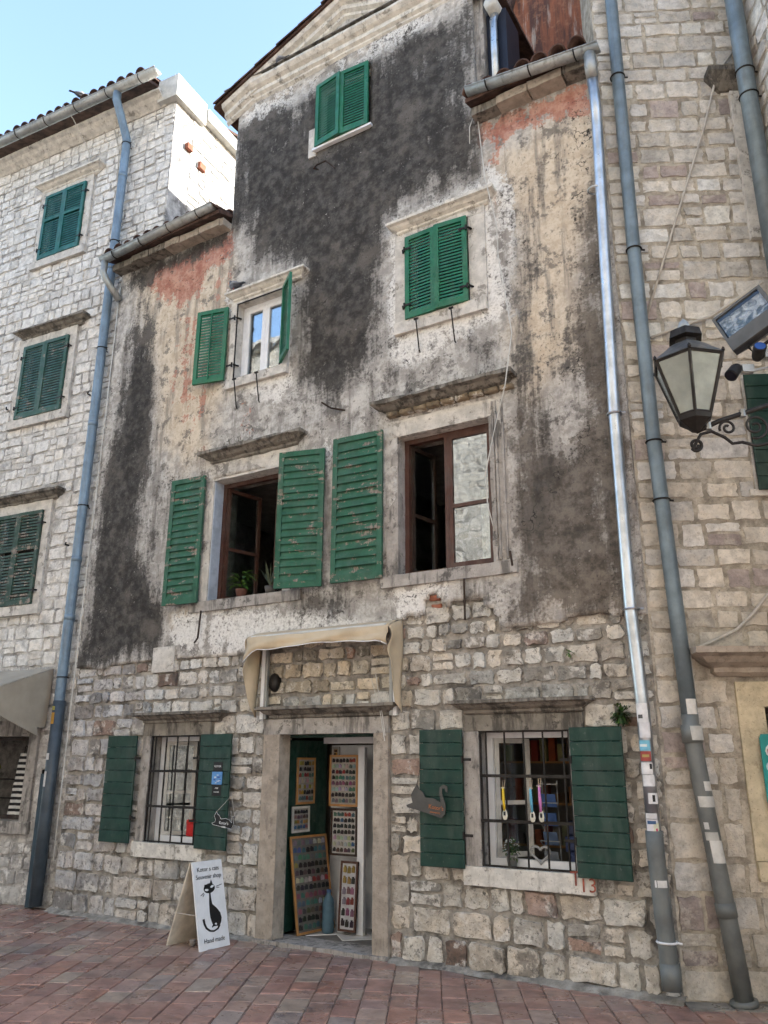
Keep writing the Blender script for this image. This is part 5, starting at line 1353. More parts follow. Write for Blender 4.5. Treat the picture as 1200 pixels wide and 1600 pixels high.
def hexlathe(prof): 
    b = MB(); vs = []; fs = []
    for r, z in prof: vs += [corner(r, k, z) for k in range(6)]
    for i in range(len(prof)-1):
        for j in range(6): fs.append((i*6+j, i*6+(j+1) % 6, (i+1)*6+(j+1) % 6, (i+1)*6+j))
    fs.append(tuple(range(6))[::-1]); fs.append(tuple(range(len(prof)*6-6, len(prof)*6))); return b.add(vs, fs)
MAT['lantern_roof'] = mat_metal('worn_grey_lantern_paint', (.16, .16, .16), .35, .7, .4)
add(hexlathe([(.285, 4.605), (.27, 4.62), (.20, 4.68), (.14, 4.735), (.10, 4.765)]), 'lantern_roof', 'lantern_roof', ln)
add(hexlathe([(.085, 4.765), (.085, 4.80), (.135, 4.81), (.12, 4.875), (.05, 4.895)]), 'chimney', 'iron', ln)
b = MB(); b.lathe([(.045, 4.89), (.05, 4.92), (.035, 4.96), (.015, 4.98), (.0, 5.0)], (LX, LY, 0), 10); add(b, 'finial', 'zinc', ln, True)
add(hexlathe([(.03, 4.05), (.06, 4.08), (.125, 4.13), (.135, 4.165), (.12, 4.17)]), 'base', 'iron', ln)
b = MB(); b.lathe([(.05, 4.175), (.06, 4.2), (.055, 4.24), (.03, 4.25)], (LX, LY, 0), 10); add(b, 'lamp_holder', 'white_old', ln)
b = MB(); b.tube([(.13, -1.3, 4.05), (.30, -1.3, 4.13), (.67, -1.3, 4.25), (1.4, -1.3, 4.48), (1.47, -1.3, 4.5)], .019, 8); b.tube([(1.44, -1.3, 4.0), (1.44, -1.3, 4.9)], .02, 8); add(b, 'arm', 'iron', ln, True)
def spiral(cx_, cz_, r0, r1, a0, turns, n=28): return [(cx_+(r0+(r1-r0)*i/n)*math.cos(a0+turns*2*math.pi*i/n), -1.3, cz_+(r0+(r1-r0)*i/n)*math.sin(a0+turns*2*math.pi*i/n)) for i in range(n+1)]
b = MB(); b.tube(spiral(.115, 3.945, .018, .05, 0, -1.35)+[(.16, -1.3, 4.03), (.24, -1.3, 4.05), (.33, -1.3, 4.0), (.38, -1.3, 3.95), (.45, -1.3, 3.96), (.55, -1.3, 3.93), (.66, -1.3, 3.95), (.8, -1.3, 4.05), (1.0, -1.3, 4.2), (1.3, -1.3, 4.4)], .012, 7)
b.tube(spiral(.36, 4.075, .015, .062, 1.0, 1.4), .010, 7); b.tube(spiral(.56, 4.085, .015, .10, 2.5, -1.7), .010, 7); b.tube(spiral(.85, 4.22, .015, .09, 2.5, -1.6), .010, 7); add(b, 'scrollwork', 'iron', ln, True)
for u in (.22, .48): b = MB(); b.tube([(u, -1.3, np.interp(u, [.13, .3, .67], [4.05, 4.13, 4.25])-.028), (u, -1.3, np.interp(u, [.13, .3, .67], [4.05, 4.13, 4.25])+.028)], .024, 8); add(b, 'collar', 'zinc', ln)
# floodlight: tilted square housing
fc = Vector(rp(.70, -1.1, 5.10))
e1 = (_r*.69+_u*.56-_fw*.5).normalized(); e2 = (_r*.17-_u*.79-_fw*.65); e2 = (e2-e1*e2.dot(e1)).normalized(); e3 = e1.cross(e2)
if e3.dot(_fw) < 0: e3 = -e3      # e3 points away from the viewer
fld = thing('floodlight', 'large grey square floodlight tilted above the black lantern', 'floodlight', tuple(fc), off=tuple(fc))
b = MB(); hw, hh = .215, .20
def fpt(a_, b_, c_): return tuple(fc+e1*a_+e2*b_+e3*c_)
vs = [fpt(a_*s, b_*s, c_) for s, c_ in ((1, 0), (1.0, .06), (.62, .17)) for a_, b_ in ((-hw, -hh), (hw, -hh), (hw, hh), (-hw, hh))]
fs = [(4*r+i, 4*r+(i+1) % 4, 4*r+4+(i+1) % 4, 4*r+4+i) for r in range(2) for i in range(4)]+[(8, 9, 10, 11)]; b.add(vs, fs)
add(b, 'housing', mat_metal('grey_cast_aluminium', (.05, .05, .055), .5, .3, .2), fld)
b = MB()
for (p, q, r_, s_) in ((-hw, hw, -hh, -hh+.022), (-hw, hw, hh*.32, hh), (-hw, -hw+.022, -hh+.022, hh*.32), (hw-.03, hw, -hh+.022, hh*.32)): b.obox(fc+e1*(p+q)/2+e2*(r_+s_)/2-e3*.008, e1*(q-p)/2, e2*(s_-r_)/2, e3*.009)
add(b, 'front_frame', mat_metal('grey_cast_frame', (.10, .098, .092), .5, .2, .2), fld)
a = NM('crumpled_reflector'); MAT['reflector'] = a.pbr(a.mix(a.sm(a.noise(11, 3, .5, None, 1.5), .4, .6), (.55, .57, .56), (.10, .125, .12)), .35, .15, a.bump(a.noise(12, 3, .5, None, 1.5), 1.0, .12), .5)
b = MB(); b.obox(fc-e2*.04*1+e3*.03, e1*(hw-.03), e2*(hh*.62), e3*.004); add(b, 'reflector', 'reflector', fld)
b = MB(); b.obox(fc-e2*.068-e3*.006, e1*(hw-.028), e2*(hh*.64), e3*.002); add(b, 'glass', 'lamp_glass', fld)
b = MB(); b.tube([fpt(-hw*.5, hh+.02, .02), fpt(-hw*.5, hh+.07, .06), fpt(hw*1.3, hh+.07, .06), fpt(hw*2.2, hh*.2, .1)], .014, 8); b.tube([fpt(hw*2.2, hh*.2, .1), rp(1.47, -1.28, 4.95)], .014, 8); add(b, 'yoke', 'iron', fld, True)
for (u, y, z, dirv, lab) in ((.73, -1.18, 4.79, (-.1, -.85, .35), 'small black spot lamp with blue lens under the floodlight'), (.50, -1.16, 4.58, (-.55, -.3, -.7), 'small black spot lamp pointing down beside the lantern roof')):
    c0 = Vector(rp(u, y, z)); d_ = (Vector(UR)*dirv[0]+Vector(NR)*dirv[1]+Vector((0, 0, dirv[2]))).normalized()
    t_ = thing('spot_lamp', lab, 'spotlight', tuple(c0), off=tuple(c0))
    b = MB(); b.tube([tuple(c0-d_*.11), tuple(c0-d_*.08), tuple(c0+d_*.01), tuple(c0+d_*.02)], [.032, .045, .05, .05], 14); add(b, 'body', 'iron', t_, True)
    b = MB(); b.tube([tuple(c0+d_*.0205), tuple(c0+d_*.026)], .041, 14); add(b, 'lens', mat_simple('blue_lens' if u > .6 else 'dark_lens', (.02, .06, .22) if u > .6 else (.02, .02, .03), .15, bump=0), t_)
    b = MB(); b.tube([tuple(c0-d_*.06), tuple(c0-d_*.06+Vector(UR)*.08+Vector((0, 0, -.02))), tuple(Vector(rp(.80, -1.2, 4.62))), tuple(Vector(rp(1.47, -1.3, 4.72)))], .010, 7); b.obox(tuple(c0-d_*.07+Vector(UR)*.09), Vector(UR)*.045, Vector(NR)*.03, Vector((0, 0, .03))); add(b, 'mount', 'zinc', t_)

# ================================================================== THINGS AT THE SHOP
# folding sign board
RZ = math.radians(86)
sb = thing('folding_sign', 'white folding sign board with black cat standing before the shop', 'sign', (-5.84, -.69, 0), RZ)
W, H, LEAN = .39, .76, .19
ty = lambda z: LEAN*z/H
nrm = Vector((0, -H, LEAN)).normalized()
b = MB(); b.add([(0, ty(z)+o_, z) for z in (.0, H) for o_ in (0, .016) ]+[(W, ty(z)+o_, z) for z in (.0, H) for o_ in (0, .016)], [(0, 4, 6, 2), (1, 3, 7, 5), (0, 2, 3, 1), (4, 5, 7, 6), (2, 6, 7, 3), (0, 1, 5, 4)]); add(b, 'front_panel', 'white_paint', sb)
b = MB(); b.add([(0, .46-(.46-LEAN-.02)*z/H+o_, z) for z in (.0, H) for o_ in (0, .014)]+[(W, .46-(.46-LEAN-.02)*z/H+o_, z) for z in (.0, H) for o_ in (0, .014)], [(0, 4, 6, 2), (1, 3, 7, 5), (0, 2, 3, 1), (4, 5, 7, 6), (2, 6, 7, 3), (0, 1, 5, 4)]); add(b, 'back_panel', mat_simple('bare_plywood', (.55, .48, .38), .7), sb)
b = MB(); b.tube([(.0, .08, .3), (.0, .35, .3)], .003, 5); add(b, 'stay_cord', 'cable', sb)
sgv = lambda s, t, o_=.0025: tuple(Vector((s*W, ty((1-t)*H), (1-t)*H))+nrm*o_)
def px(x, y): return ((x-(570+80*(y-165)/1090))/352, (y-165)/1090)
def blot(pts, name, mat, o_=.0025):
    b = MB(); P = [px(*p) for p in pts]; b.add([sgv(s, t, o_) for s, t in P]+[sgv(s, t, .0002) for s, t in P], [tuple(range(len(P)))[::-1]]+[(i, (i+1) % len(P), len(P)+(i+1) % len(P), len(P)+i) for i in range(len(P))]); return add(b, name, mat, sb)
blot([(768+66*math.cos(t), 515+62*math.sin(t)) for t in [k*math.pi/10 for k in range(20)]], 'cat_head', 'black')
blot([(708, 500), (712, 462), (745, 468)], 'cat_ear', 'black', .0028); blot([(776, 458), (789, 408), (806, 462)], 'cat_ear', 'black', .0028)
for (ex, ey, r_) in ((735, 532, .25), (800, 496, -.5)): blot([(ex+22*math.cos(t)*math.cos(r_)-13*math.sin(t)*math.sin(r_), ey-22*math.cos(t)*math.sin(r_)*-1+13*math.sin(t)) for t in [k*math.pi/6 for k in range(12)]], 'cat_eye', 'white_paint', .0045)
blot([(766, 570), (781, 570), (787, 640), (800, 715), (852, 772), (892, 835), (908, 900), (900, 955), (880, 1000), (850, 990), (812, 990), (796, 1002), (792, 985), (806, 968), (790, 930), (775, 870), (768, 800), (764, 700)], 'cat_body', 'black', .0026)
tp = [(884, 985), (860, 1025), (815, 1046), (770, 1035), (728, 995), (706, 940), (695, 880)]; tw = [10, 11, 11, 11, 11, 11, 12]
L_ = []; R_ = []
for i, (x, y) in enumerate(tp):
    x0_, y0_ = tp[max(i-1, 0)]; x1_, y1_ = tp[min(i+1, len(tp)-1)]; d = math.hypot(x1_-x0_, y1_-y0_); nx, ny = -(y1_-y0_)/d*tw[i], (x1_-x0_)/d*tw[i]; L_.append((x+nx, y+ny)); R_.append((x-nx, y-ny))
for i in range(len(tp)-1): blot([L_[i], L_[i+1], R_[i+1], R_[i]], 'cat_tail', 'black', .0030)
blot([(822, 962), (838, 950), (850, 965), (840, 978)], 'paw_mark', 'white_paint', .0045)
for (p, q) in (((700, 560), (664, 590)), ((705, 575), (690, 605)), ((850, 515), (885, 520)), ((850, 500), (915, 482))): blot([p, (p[0]+4, p[1]+6), (q[0]+4, q[1]+6), q], 'whisker', 'black', .003)
for txt, yy_, sz in (('Kotor s cats', 270, .058), ('Souvenir shop', 365, .058), ('Hand made', 1150, .058)):
    s, t = px(0, yy_); text_mesh(txt, sz, 'black', 'lettering', sb, sgv(.5, t, .004), (1, 0, 0), (0, LEAN, H))
# plastic tubs under the sign
def tub(lab, loc, r, h, col):
    t_ = thing('plastic_tub', lab, 'tub', loc)
    b = MB(); b.lathe([(r*.8, .001), (r, h*.9), (r*1.0, h), (r*.9, h), (r*.78, .01)], (0, 0, 0), 16, col); add(b, 'bowl', 'tint', t_, True)
    b = MB(); b.lathe([(r*1.06, h*.92), (r*1.08, h*1.02), (r*1.02, h*1.04), (r*.9, h*1.03)], (0, 0, 0), 16, tuple(min(.8, c*1.15) for c in col)); add(b, 'rim', 'tint', t_, True)
tub('white plastic food tub under the folding sign', (-5.98, -.50, 0), .055, .07, (.55, .55, .58)); tub('small clear plastic cup left of the white food tub', (-6.10, -.52, 0), .03, .05, (.32, .30, .29))

# grey wooden cat hung from the shutter
def cat_board(name, lab, pts, cx_, cz_, sx, sz, y, mat, rim=None):
    P = [((x-150)*sx+cx_, -(z-525)*sz+cz_) for x, z in pts]
    t_ = thing(name, lab, 'sign', (cx_, y, cz_), off=(cx_, y, cz_))
    b = MB(); b.prism(P, y-.006, y+.006); add(b, 'board', mat, t_)
    return t_, P
CATP = [(55, 546), (84, 535), (76, 500), (88, 476), (103, 450), (114, 475), (133, 488), (142, 510), (180, 513), (210, 530), (203, 490), (206, 462), (222, 449), (238, 458), (240, 484), (232, 482), (228, 466), (216, 468), (214, 490), (230, 540), (228, 580), (212, 600), (140, 577), (60, 556)]
MAT['grey_board'] = mat_simple('dark_grey_painted_board', (.075, .072, .065), .6)
t_, P = cat_board('hanging_cat_sign', 'dark grey cat-shaped board hanging on the left shutter of the right shop window', CATP, -3.69, 1.37, .0023, .0019, -.16, 'grey_board')
b = MB(); b.tube([(P[4][0], -.16, P[4][1]), (P[4][0]+.03, -.125, 1.72)], .0018, 5); add(b, 'cord', 'iron', t_)
text_mesh("Kotor's", .05, 'text_orange', 'lettering', t_, (-3.60, -.1675, 1.315), (1, 0, -.12), (.1, 0, 1)); text_mesh('souvenirs', .028, 'text_orange', 'lettering', t_, (-3.61, -.1675, 1.275), (1, 0, -.12), (.1, 0, 1))
CAT2 = [(0, 560), (40, 545), (50, 520), (30, 480), (55, 430), (75, 460), (95, 470), (120, 510), (180, 500), (230, 515), (262, 545), (268, 480), (290, 470), (285, 570), (262, 612), (150, 595), (20, 575)]
t_, P = cat_board('hanging_cat_sign', 'small black cat-shaped board hanging below the plaque on a shutter', CAT2, -6.12, 1.115, .00105, .0009, -.155, 'black')
for i in range(len(P)): 
    if i % 1 == 0: b = MB(); q = P[(i+1) % len(P)]; b.tube([(P[i][0], -.162, P[i][1]), (q[0], -.162, q[1])], .0018, 4); add(b, 'outline', 'text_white', t_)
b = MB(); b.tube([(P[4][0], -.155, P[4][1]), (-6.06, -.12, 1.36)], .0025, 5); b.tube([(-6.06, -.12, 1.36), (P[12][0], -.155, P[12][1])], .0025, 5); add(b, 'cord', 'cable', t_)
text_mesh("Kotor's", .042, 'text_white', 'lettering', t_, (-6.11, -.1625, 1.09), (1, 0, -.05), (0, 0, 1)); text_mesh('cats', .036, 'text_white', 'lettering', t_, (-6.11, -.1625, 1.055), (1, 0, -.05), (0, 0, 1))
pq = thing('shutter_plaque', 'narrow black plaque with blue picture on a shutter', 'plaque', (-6.27, -.12, 1.4), off=(-6.27, -.12, 1.4))
b = MB(); b.box(-6.335, -6.205, -.128, -.112, 1.355, 1.70); add(b, 'board', 'black', pq)
b = MB(); b.box(-6.342, -6.198, -.134, -.129, 1.47, 1.60, (.10, .26, .52)); add(b, 'picture', 'tint', pq)
for k in range(9): b = MB(); x = -6.325+rnd.random()*.10; z = 1.48+rnd.random()*.09; b.box(x, x+.02+rnd.random()*.02, -.1365, -.1345, z, z+.006+rnd.random()*.014, rnd.choice([(.4, .5, .65), (.05, .1, .3), (.5, .55, .6), (.08, .2, .45)])); add(b, 'picture_detail', 'tint', pq)
text_mesh('KOTOR', .028, 'text_white', 'lettering', pq, (-6.27, -.1295, 1.655), (1, 0, 0), (0, 0, 1)); text_mesh('cats', .03, 'text_white', 'lettering', pq, (-6.27, -.1295, 1.435), (1, 0, 0), (0, 0, 1)); text_mesh('souvenir', .022, 'text_white', 'lettering', pq, (-6.27, -.1295, 1.395), (1, 0, 0), (0, 0, 1))
# painted wooden spoons on the window bars
for x, col, lab, zt, L in ((-2.99, (.62, .42, .03), 'yellow painted spoon hanging on the right shop window bars', 1.50, .26), (-2.735, (.12, .38, .52), 'light blue painted spoon hanging behind the pink spoon', 1.50, .27), (-2.655, (.55, .20, .45), 'pink painted spoon hanging on the right shop window bars', 1.52, .29)):
    t_ = thing('painted_spoon', lab, 'spoon', (x, -.06, zt-L), off=(x, -.06, zt-L), group=None)
    b = MB(); b.tube([(x, -.06, zt), (x+.004, -.065, zt-L*.4), (x+.008, -.06, zt-L*.75)], [.010, .014, .010], 8, True, col); add(b, 'handle', 'tint', t_, True)
    b = MB(); b.lathe([(.0, -.05), (.018, -.042), (.026, -.012), (.02, .02), (.009, .042), (0, .05)], (0, 0, 0), 12, (.62, .6, .5)); b.v = [(p*1.0+x+.01, q*.35-.06, r_+zt-L*.86) for p, q, r_ in b.v]; add(b, 'bowl', 'tint', t_, True)
    b = MB(); b.box(x+.002, x+.02, -.073, -.068, zt-L*.9, zt-L*.78, (.02, .02, .02)); add(b, 'painted_cat', 'tint', t_)
    b = MB(); b.tube([(x, -.06, zt), (x-.01, -.045, zt+.05), (x+.01, -.03, zt+.06), (x+.012, -.06, zt)], .003, 5, True, (.4, .3, .2)); b.box(x-.02, x+.02, -.07, -.055, zt-.012, zt-.002, (.45, .38, .3)); add(b, 'cord', 'tint', t_)

# leaf helpers
def leaf(mb, p, d, L, w_, col, droop=.3):
    p = Vector(p); d = Vector(d).normalized(); side = d.cross(Vector((0, 0, 1))); side = side.normalized() if side.length > .01 else Vector((1, 0, 0))
    pts = []
    for t, ww in ((0, .1), (.35, 1), (.7, .8), (1, .02)):
        c = p+d*L*t+Vector((0, 0, -droop*L*t*t)); pts += [tuple(c-side*w_*ww), tuple(c+side*w_*ww)]
    mb.add(pts, [(0, 1, 3, 2), (2, 3, 5, 4), (4, 5, 7, 6)], col)
a = NM('green_leaf'); MAT['leaf'] = a.pbr(a.vary(a.attr('tint'), .7, 1.2, 20), .5, 0, None, .35)
def bush(name, lab, cat, c, r, n, cols, L, w_, pot=None, flowers=0, up=.4, grp=None):
    t_ = thing(name, lab, cat, c, off=c)
    b = MB(); st_ = MB()
    for i in range(n):
        d = Vector((rnd.gauss(0, 1), rnd.gauss(0, 1)-.3, rnd.gauss(0, 1)+up)).normalized(); q = Vector(c)+d*r*rnd.uniform(.15, .95)
        leaf(b, q, d+Vector((rnd.uniform(-.5, .5), rnd.uniform(-.5, .5), rnd.uniform(-.3, .3))), L*rnd.uniform(.6, 1.2), w_, tuple(x*rnd.uniform(.7, 1.3) for x in rnd.choice(cols)))
        if i % 6 == 0: st_.tube([c, tuple(q)], .0025, 4, True, (.07, .09, .03))
    add(b, 'foliage', 'leaf', t_); add(st_, 'stems', 'leaf', t_)
    if flowers:
        f_ = MB()
        for i in range(flowers):
            d = Vector((rnd.gauss(0, 1), -abs(rnd.gauss(0, 1)), rnd.gauss(0, 1)+.3)).normalized(); q = Vector(c)+d*r*rnd.uniform(.85, 1.1)
            f_.lathe([(0, -.004), (.008, 0), (.0, .005)], tuple(q), 6, (.6, .6, .55))
        add(f_, 'blossoms', 'tint', t_, kind='stuff')
    if pot:
        p = MB(); r_, h, col, dz = pot; p.lathe([(r_*.75, 0), (r_, h*.85), (r_*1.08, h*.86), (r_*1.08, h), (r_*.9, h), (r_*.85, h*.8)], (c[0], c[1], c[2]+dz), 14, col); add(p, 'pot', 'tint', t_, True)
    return t_
bush('flower_pot', 'small plant with white blossoms behind the bars of the right shop window', 'plant', (-2.98, .06, .985), .085, 160, [(.05, .09, .03), (.07, .11, .04), (.03, .06, .025)], .035, .009, (.05, .10, (.2, .2, .19), -.145), 40)
bush('wall_weed', 'bushy green weed growing from the wall above a shutter', 'weed', (-1.90, -.07, 2.10), .085, 240, [(.03, .075, .015), (.05, .10, .02), (.02, .045, .012)], .045, .009, up=-.1)
bush('wall_sprig', 'tiny green sprig growing between the upper wall stones', 'weed', (-2.32, -.05, 2.63), .035, 30, [(.06, .12, .02), (.08, .14, .03)], .035, .008, up=.2)
# window-sill plant, first floor left
sp_ = thing('house_plant', 'green house plant with broad leaves on the left first floor sill', 'plant', (-6.22, .03, 3.52), off=(-6.22, .03, 3.52))
b = MB()
for i in range(34):
    t = rnd.uniform(0, 6.28); z = rnd.uniform(.10, .30); col = rnd.choice([(.06, .16, .02), (.09, .2, .03), (.04, .10, .02), (.12, .22, .04)])
    leaf(b, (-6.22+.03*math.cos(t), .03+.03*math.sin(t), 3.52+z), (math.cos(t), math.sin(t)*.8-.15, rnd.uniform(-.1, 1.0)), rnd.uniform(.12, .22), rnd.uniform(.018, .028), col, .55)
add(b, 'foliage', 'leaf', sp_)
b = MB(); b.lathe([(.05, .001), (.07, .09), (.075, .10), (.06, .10)], (-6.22, .03, 3.52), 14, (.13, .06, .045)); add(b, 'pot', 'tint', sp_, True)
sp2 = thing('house_plant', 'grey-green grassy plant beside the red-brown casement', 'plant', (-5.85, .1, 3.54), off=(-5.85, .1, 3.54))
b = MB()
for i in range(40): t = rnd.uniform(0, 6.28); leaf(b, (-5.85, .1, 3.62), (math.cos(t)*.5, math.sin(t)*.4, 1), rnd.uniform(.2, .42), .006, (.08, .1, .06), .25)
add(b, 'foliage', 'leaf', sp2); b = MB(); b.lathe([(.05, .0), (.065, .09), (.055, .09)], (-5.85, .1, 3.54), 12, (.1, .09, .08)); add(b, 'pot', 'tint', sp2, True)
# dry grass tufts on the weathered cornices
for cx0, cz0, n, lab in ((-6.35, 5.415, 26, 'dry moss tuft on the left first floor cornice'), (-3.1, 5.468, 20, 'green-brown moss tuft on the right first floor cornice')):
    t_ = MB()
    for i in range(n): leaf(t_, (cx0+rnd.uniform(-.2, .2), -.12+rnd.uniform(-.05, .05), cz0-.02), (rnd.gauss(0, .4), rnd.gauss(0, .4)-.2, 1), rnd.uniform(.04, .11), .004, (.07, .065, .035), .2)
    mo = mesh_obj('moss_tuft', t_, 'leaf'); tag(mo, lab, 'moss')

# display boards with magnets and trinkets
PALG = [(.02, .02, .02), (.3, .29, .27), (.2, .04, .035), (.05, .11, .17), (.25, .18, .05), (.14, .14, .15), (.18, .08, .11), (.06, .13, .11), (.03, .03, .03), (.08, .06, .05), (.02, .02, .02)]
def display(name, lab, p0, ux, uz, w_, h, cols, rows, back, frame, dark=.0, pal=None, th=.012, edges='all'):
    p0 = Vector(p0); ux = Vector(ux).normalized(); uz = Vector(uz).normalized(); n_ = ux.cross(uz).normalized()   # n_ faces the viewer
    t_ = thing(name, lab, 'display', tuple(p0), off=tuple(p0))
    b = MB(); b.obox(p0+ux*w_/2+uz*h/2, ux*w_/2, uz*h/2, n_*th/2, back); add(b, 'board', 'tint', t_)
    f_ = MB(); e_ = .011
    for (a_, b_, c_, d_) in ((0, e_*2, 0, h), (w_-e_*2, w_, 0, h), (e_*2, w_-e_*2, 0, e_*2), (e_*2, w_-e_*2, h-e_*2, h)): f_.obox(p0+ux*(a_+b_)/2+uz*(c_+d_)/2+n_*.004, ux*(b_-a_)/2, uz*(d_-c_)/2, n_*(th/2+.004))
    add(f_, 'frame', frame, t_)
    g_ = MB(); cw = (w_-.06)/cols; ch = (h-.06)/rows
    for r_ in range(rows):
        rp_ = rnd.sample(pal or PALG, 2)
        for c_ in range(cols):
            x = .03+cw*(c_+.5)+rnd.uniform(-.1, .1)*cw; z = .03+ch*(r_+.5)+rnd.uniform(-.05, .05)*ch
            col = tuple(min(.7, v*rnd.uniform(.7, 1.3)) for v in (rp_[0] if rnd.random() < .7 else rp_[1]))
            # each trinket: body with a head bump
            bw, bh_ = cw*.33, ch*.24
            g_.obox(p0+ux*x+uz*(z-ch*.08)+n_*(th/2+.005), ux*bw, uz*bh_, n_*.005, col)
            g_.obox(p0+ux*(x+rnd.uniform(-.3, .3)*bw)+uz*(z+ch*.24)+n_*(th/2+.005), ux*bw*.55, uz*bh_*.5, n_*.005, col)
            g_.obox(p0+ux*(x+bw*1.1)+uz*(z-ch*.02)+n_*(th/2+.004), ux*bw*.18, uz*bh_*1.1, n_*.003, col)
    add(g_, 'trinkets', 'tint', t_, kind='stuff')
    return t_
display('display_board', 'tall leaning pine-edged board of magnets beside the open green door', (-5.40, .22, .036), (.07, .55, 0), (-.14, 0, .93), .56, .93, 8, 12, (.13, .12, .11), 'pine')
display('display_board', 'pine-framed magnet board hung high on the green door', (-5.545, .32, 1.27), (.02, 1, 0), (0, 0, 1), .32, .48, 6, 7, (.26, .25, .23), 'pine')
display('display_board', 'small card of trinkets between the two pine-edged boards', (-5.535, .25, .99), (.02, 1, 0), (-.02, 0, 1), .30, .26, 5, 4, (.25, .24, .22), 'white_old')
display('display_board', 'white magnet board hung topmost inside the doorway', (-5.33, .64, 1.25), (1, 0, 0), (0, 0, 1), .37, .53, 7, 8, (.30, .28, .25), 'pine')
display('display_board', 'middle white magnet board with cat shapes inside the doorway', (-5.30, .64, .76), (1, 0, 0), (0, 0, 1), .34, .47, 6, 7, (.36, .35, .33), 'dark_wood')
display('display_board', 'narrow white trinket board standing lowest inside the doorway', (-5.13, .56, .06), (1, 0, 0), (0, .06, 1), .215, .66, 3, 6, (.42, .42, .43), 'brown_wood')
po = display('poster', 'small orange poster above the boards inside the doorway', (-5.52, .955, 1.72), (1, 0, 0), (0, 0, 1), .10, .15, 2, 3, (.45, .3, .18), 'white_old', pal=[(.4, .12, .04), (.05, .03, .02), (.5, .3, .1)])
wb = thing('water_bottle', 'large blue plastic water bottle on the shop floor', 'bottle', (-5.25, .55, .03), off=(-5.25, .55, .03))
b = MB(); b.lathe([(.055, .0), (.062, .02), (.062, .10), (.058, .12), (.062, .14), (.062, .27), (.05, .32), (.024, .36), (.022, .38)], (-5.25, .55, .03), 16, (.07, .13, .17)); add(b, 'body', 'tint', wb, True)
b = MB(); b.lathe([(.025, .38), (.025, .405), (.02, .41)], (-5.25, .55, .03), 12, (.05, .1, .2)); add(b, 'cap', 'tint', wb)
b = MB(); b.bbox(-5.19, -5.10, .62, .71, .03, .42, .005, (.5, .5, .5)); bx_ = add(b, 'white_box', 'tint'); tag(bx_, 'white box standing behind the water bottle', 'box')
# pine strip leaning on the right jamb, red tin in the left window, racks in the right window
b = MB(); b.obox((-4.365, .12, .30), (.009, 0, 0), (0, .03, .01), (.004, -.01, .27), (.42, .21, .07)); tag(add(b, 'wooden_strip', 'tint'), 'pine strip leaning on the right door jamb', 'wood strip')
rb = thing('red_tin', 'bright red tin on the left shop window sill', 'tin', (-6.90, .24, .905), off=(-6.90, .24, .905))
b = MB(); b.lathe([(.085, 0), (.09, .01), (.09, .13), (.085, .14)], (-6.90, .24, .905), 20, (.5, .02, .02)); add(b, 'body', 'tint', rb, True); b = MB(); b.lathe([(.094, .132), (.094, .165), (.085, .17)], (-6.90, .24, .905), 20, (.55, .03, .025)); add(b, 'lid', 'tint', rb, True)
pr = thing('postcard_rack', 'grey wire postcard rack inside the right shop window', 'rack', (-2.72, .45, .3), off=(-2.72, .45, .3))
b = MB()
for x in (-2.80, -2.66): b.tube([(x, .42, .3), (x, .40, 1.55)], .006, 5)
for z in np.arange(.5, 1.55, .16): b.tube([(-2.80, .40, z), (-2.82, .34, z+.06), (-2.64, .34, z+.06), (-2.66, .40, z)], .005, 5)
add(b, 'wire_frame', 'zinc', pr)
for i, z in enumerate(np.arange(.52, 1.4, .16)): b = MB(); b.obox((-2.73, .37, z+.06), (.065, 0, 0), (0, .003, .001), (0, -.02, .055), rnd.choice([(.05, .1, .25), (.2, .22, .25), (.08, .12, .2), (.3, .28, .22)])); add(b, 'postcards', 'tint', pr)
cs_ = thing('blue_scarf_pile', 'dark blue folded cloth goods inside the right shop window', 'cloth goods', (-2.5, .55, .3), off=(-2.5, .55, .3))
for i in range(7): b = MB(); b.bbox(-2.62+rnd.uniform(-.02, .02), -2.40+rnd.uniform(-.02, .02), .45, .75, .3+i*.13, .3+i*.13+.125, .02, rnd.choice([(.03, .05, .12), (.05, .07, .16), (.02, .03, .07)])); add(b, 'fold', 'tint', cs_)
wt = thing('goods_shelf', 'brown shelf of small goods at the back of the right shop window', 'shelf', (-2.7, 1.3, .03), off=(-2.7, 1.3, .03))
b = MB()
for z in (.5, .9, 1.3, 1.7): b.box(-3.6, -2.0, 1.25, 1.55, z, z+.02)
b.box(-3.62, -3.58, 1.25, 1.55, .03, 2.1); b.box(-2.02, -1.99, 1.25, 1.55, .03, 2.1); add(b, 'shelves', 'pine', wt)
g_ = MB()
for z in (.52, .92, 1.32, 1.72):
    for i in range(16): x = -3.52+i*.095; h = rnd.uniform(.08, .25); g_.box(x, x+.07, 1.28, 1.36, z, z+h, tuple(v*rnd.uniform(.6, 1.2) for v in rnd.choice([(.35, .12, .05), (.4, .28, .12), (.1, .05, .03), (.25, .2, .15), (.3, .05, .04)])))
add(g_, 'goods', 'tint', wt, kind='stuff')
wc = thing('window_ornament', 'pale grey looped ornament low in the right shop window', 'ornament', (-2.74, .12, .86), off=(-2.74, .12, .86))
b = MB(); b.tube([(-2.74+.006*16*math.sin(t)**3*.9, .12, .955+.006*(13*math.cos(t)-5*math.cos(2*t)-2*math.cos(3*t)-math.cos(4*t))*.8) for t in [k*2*math.pi/26 for k in range(27)]], .011, 7, True, (.3, .3, .29)); add(b, 'ring', 'tint', wc, True)
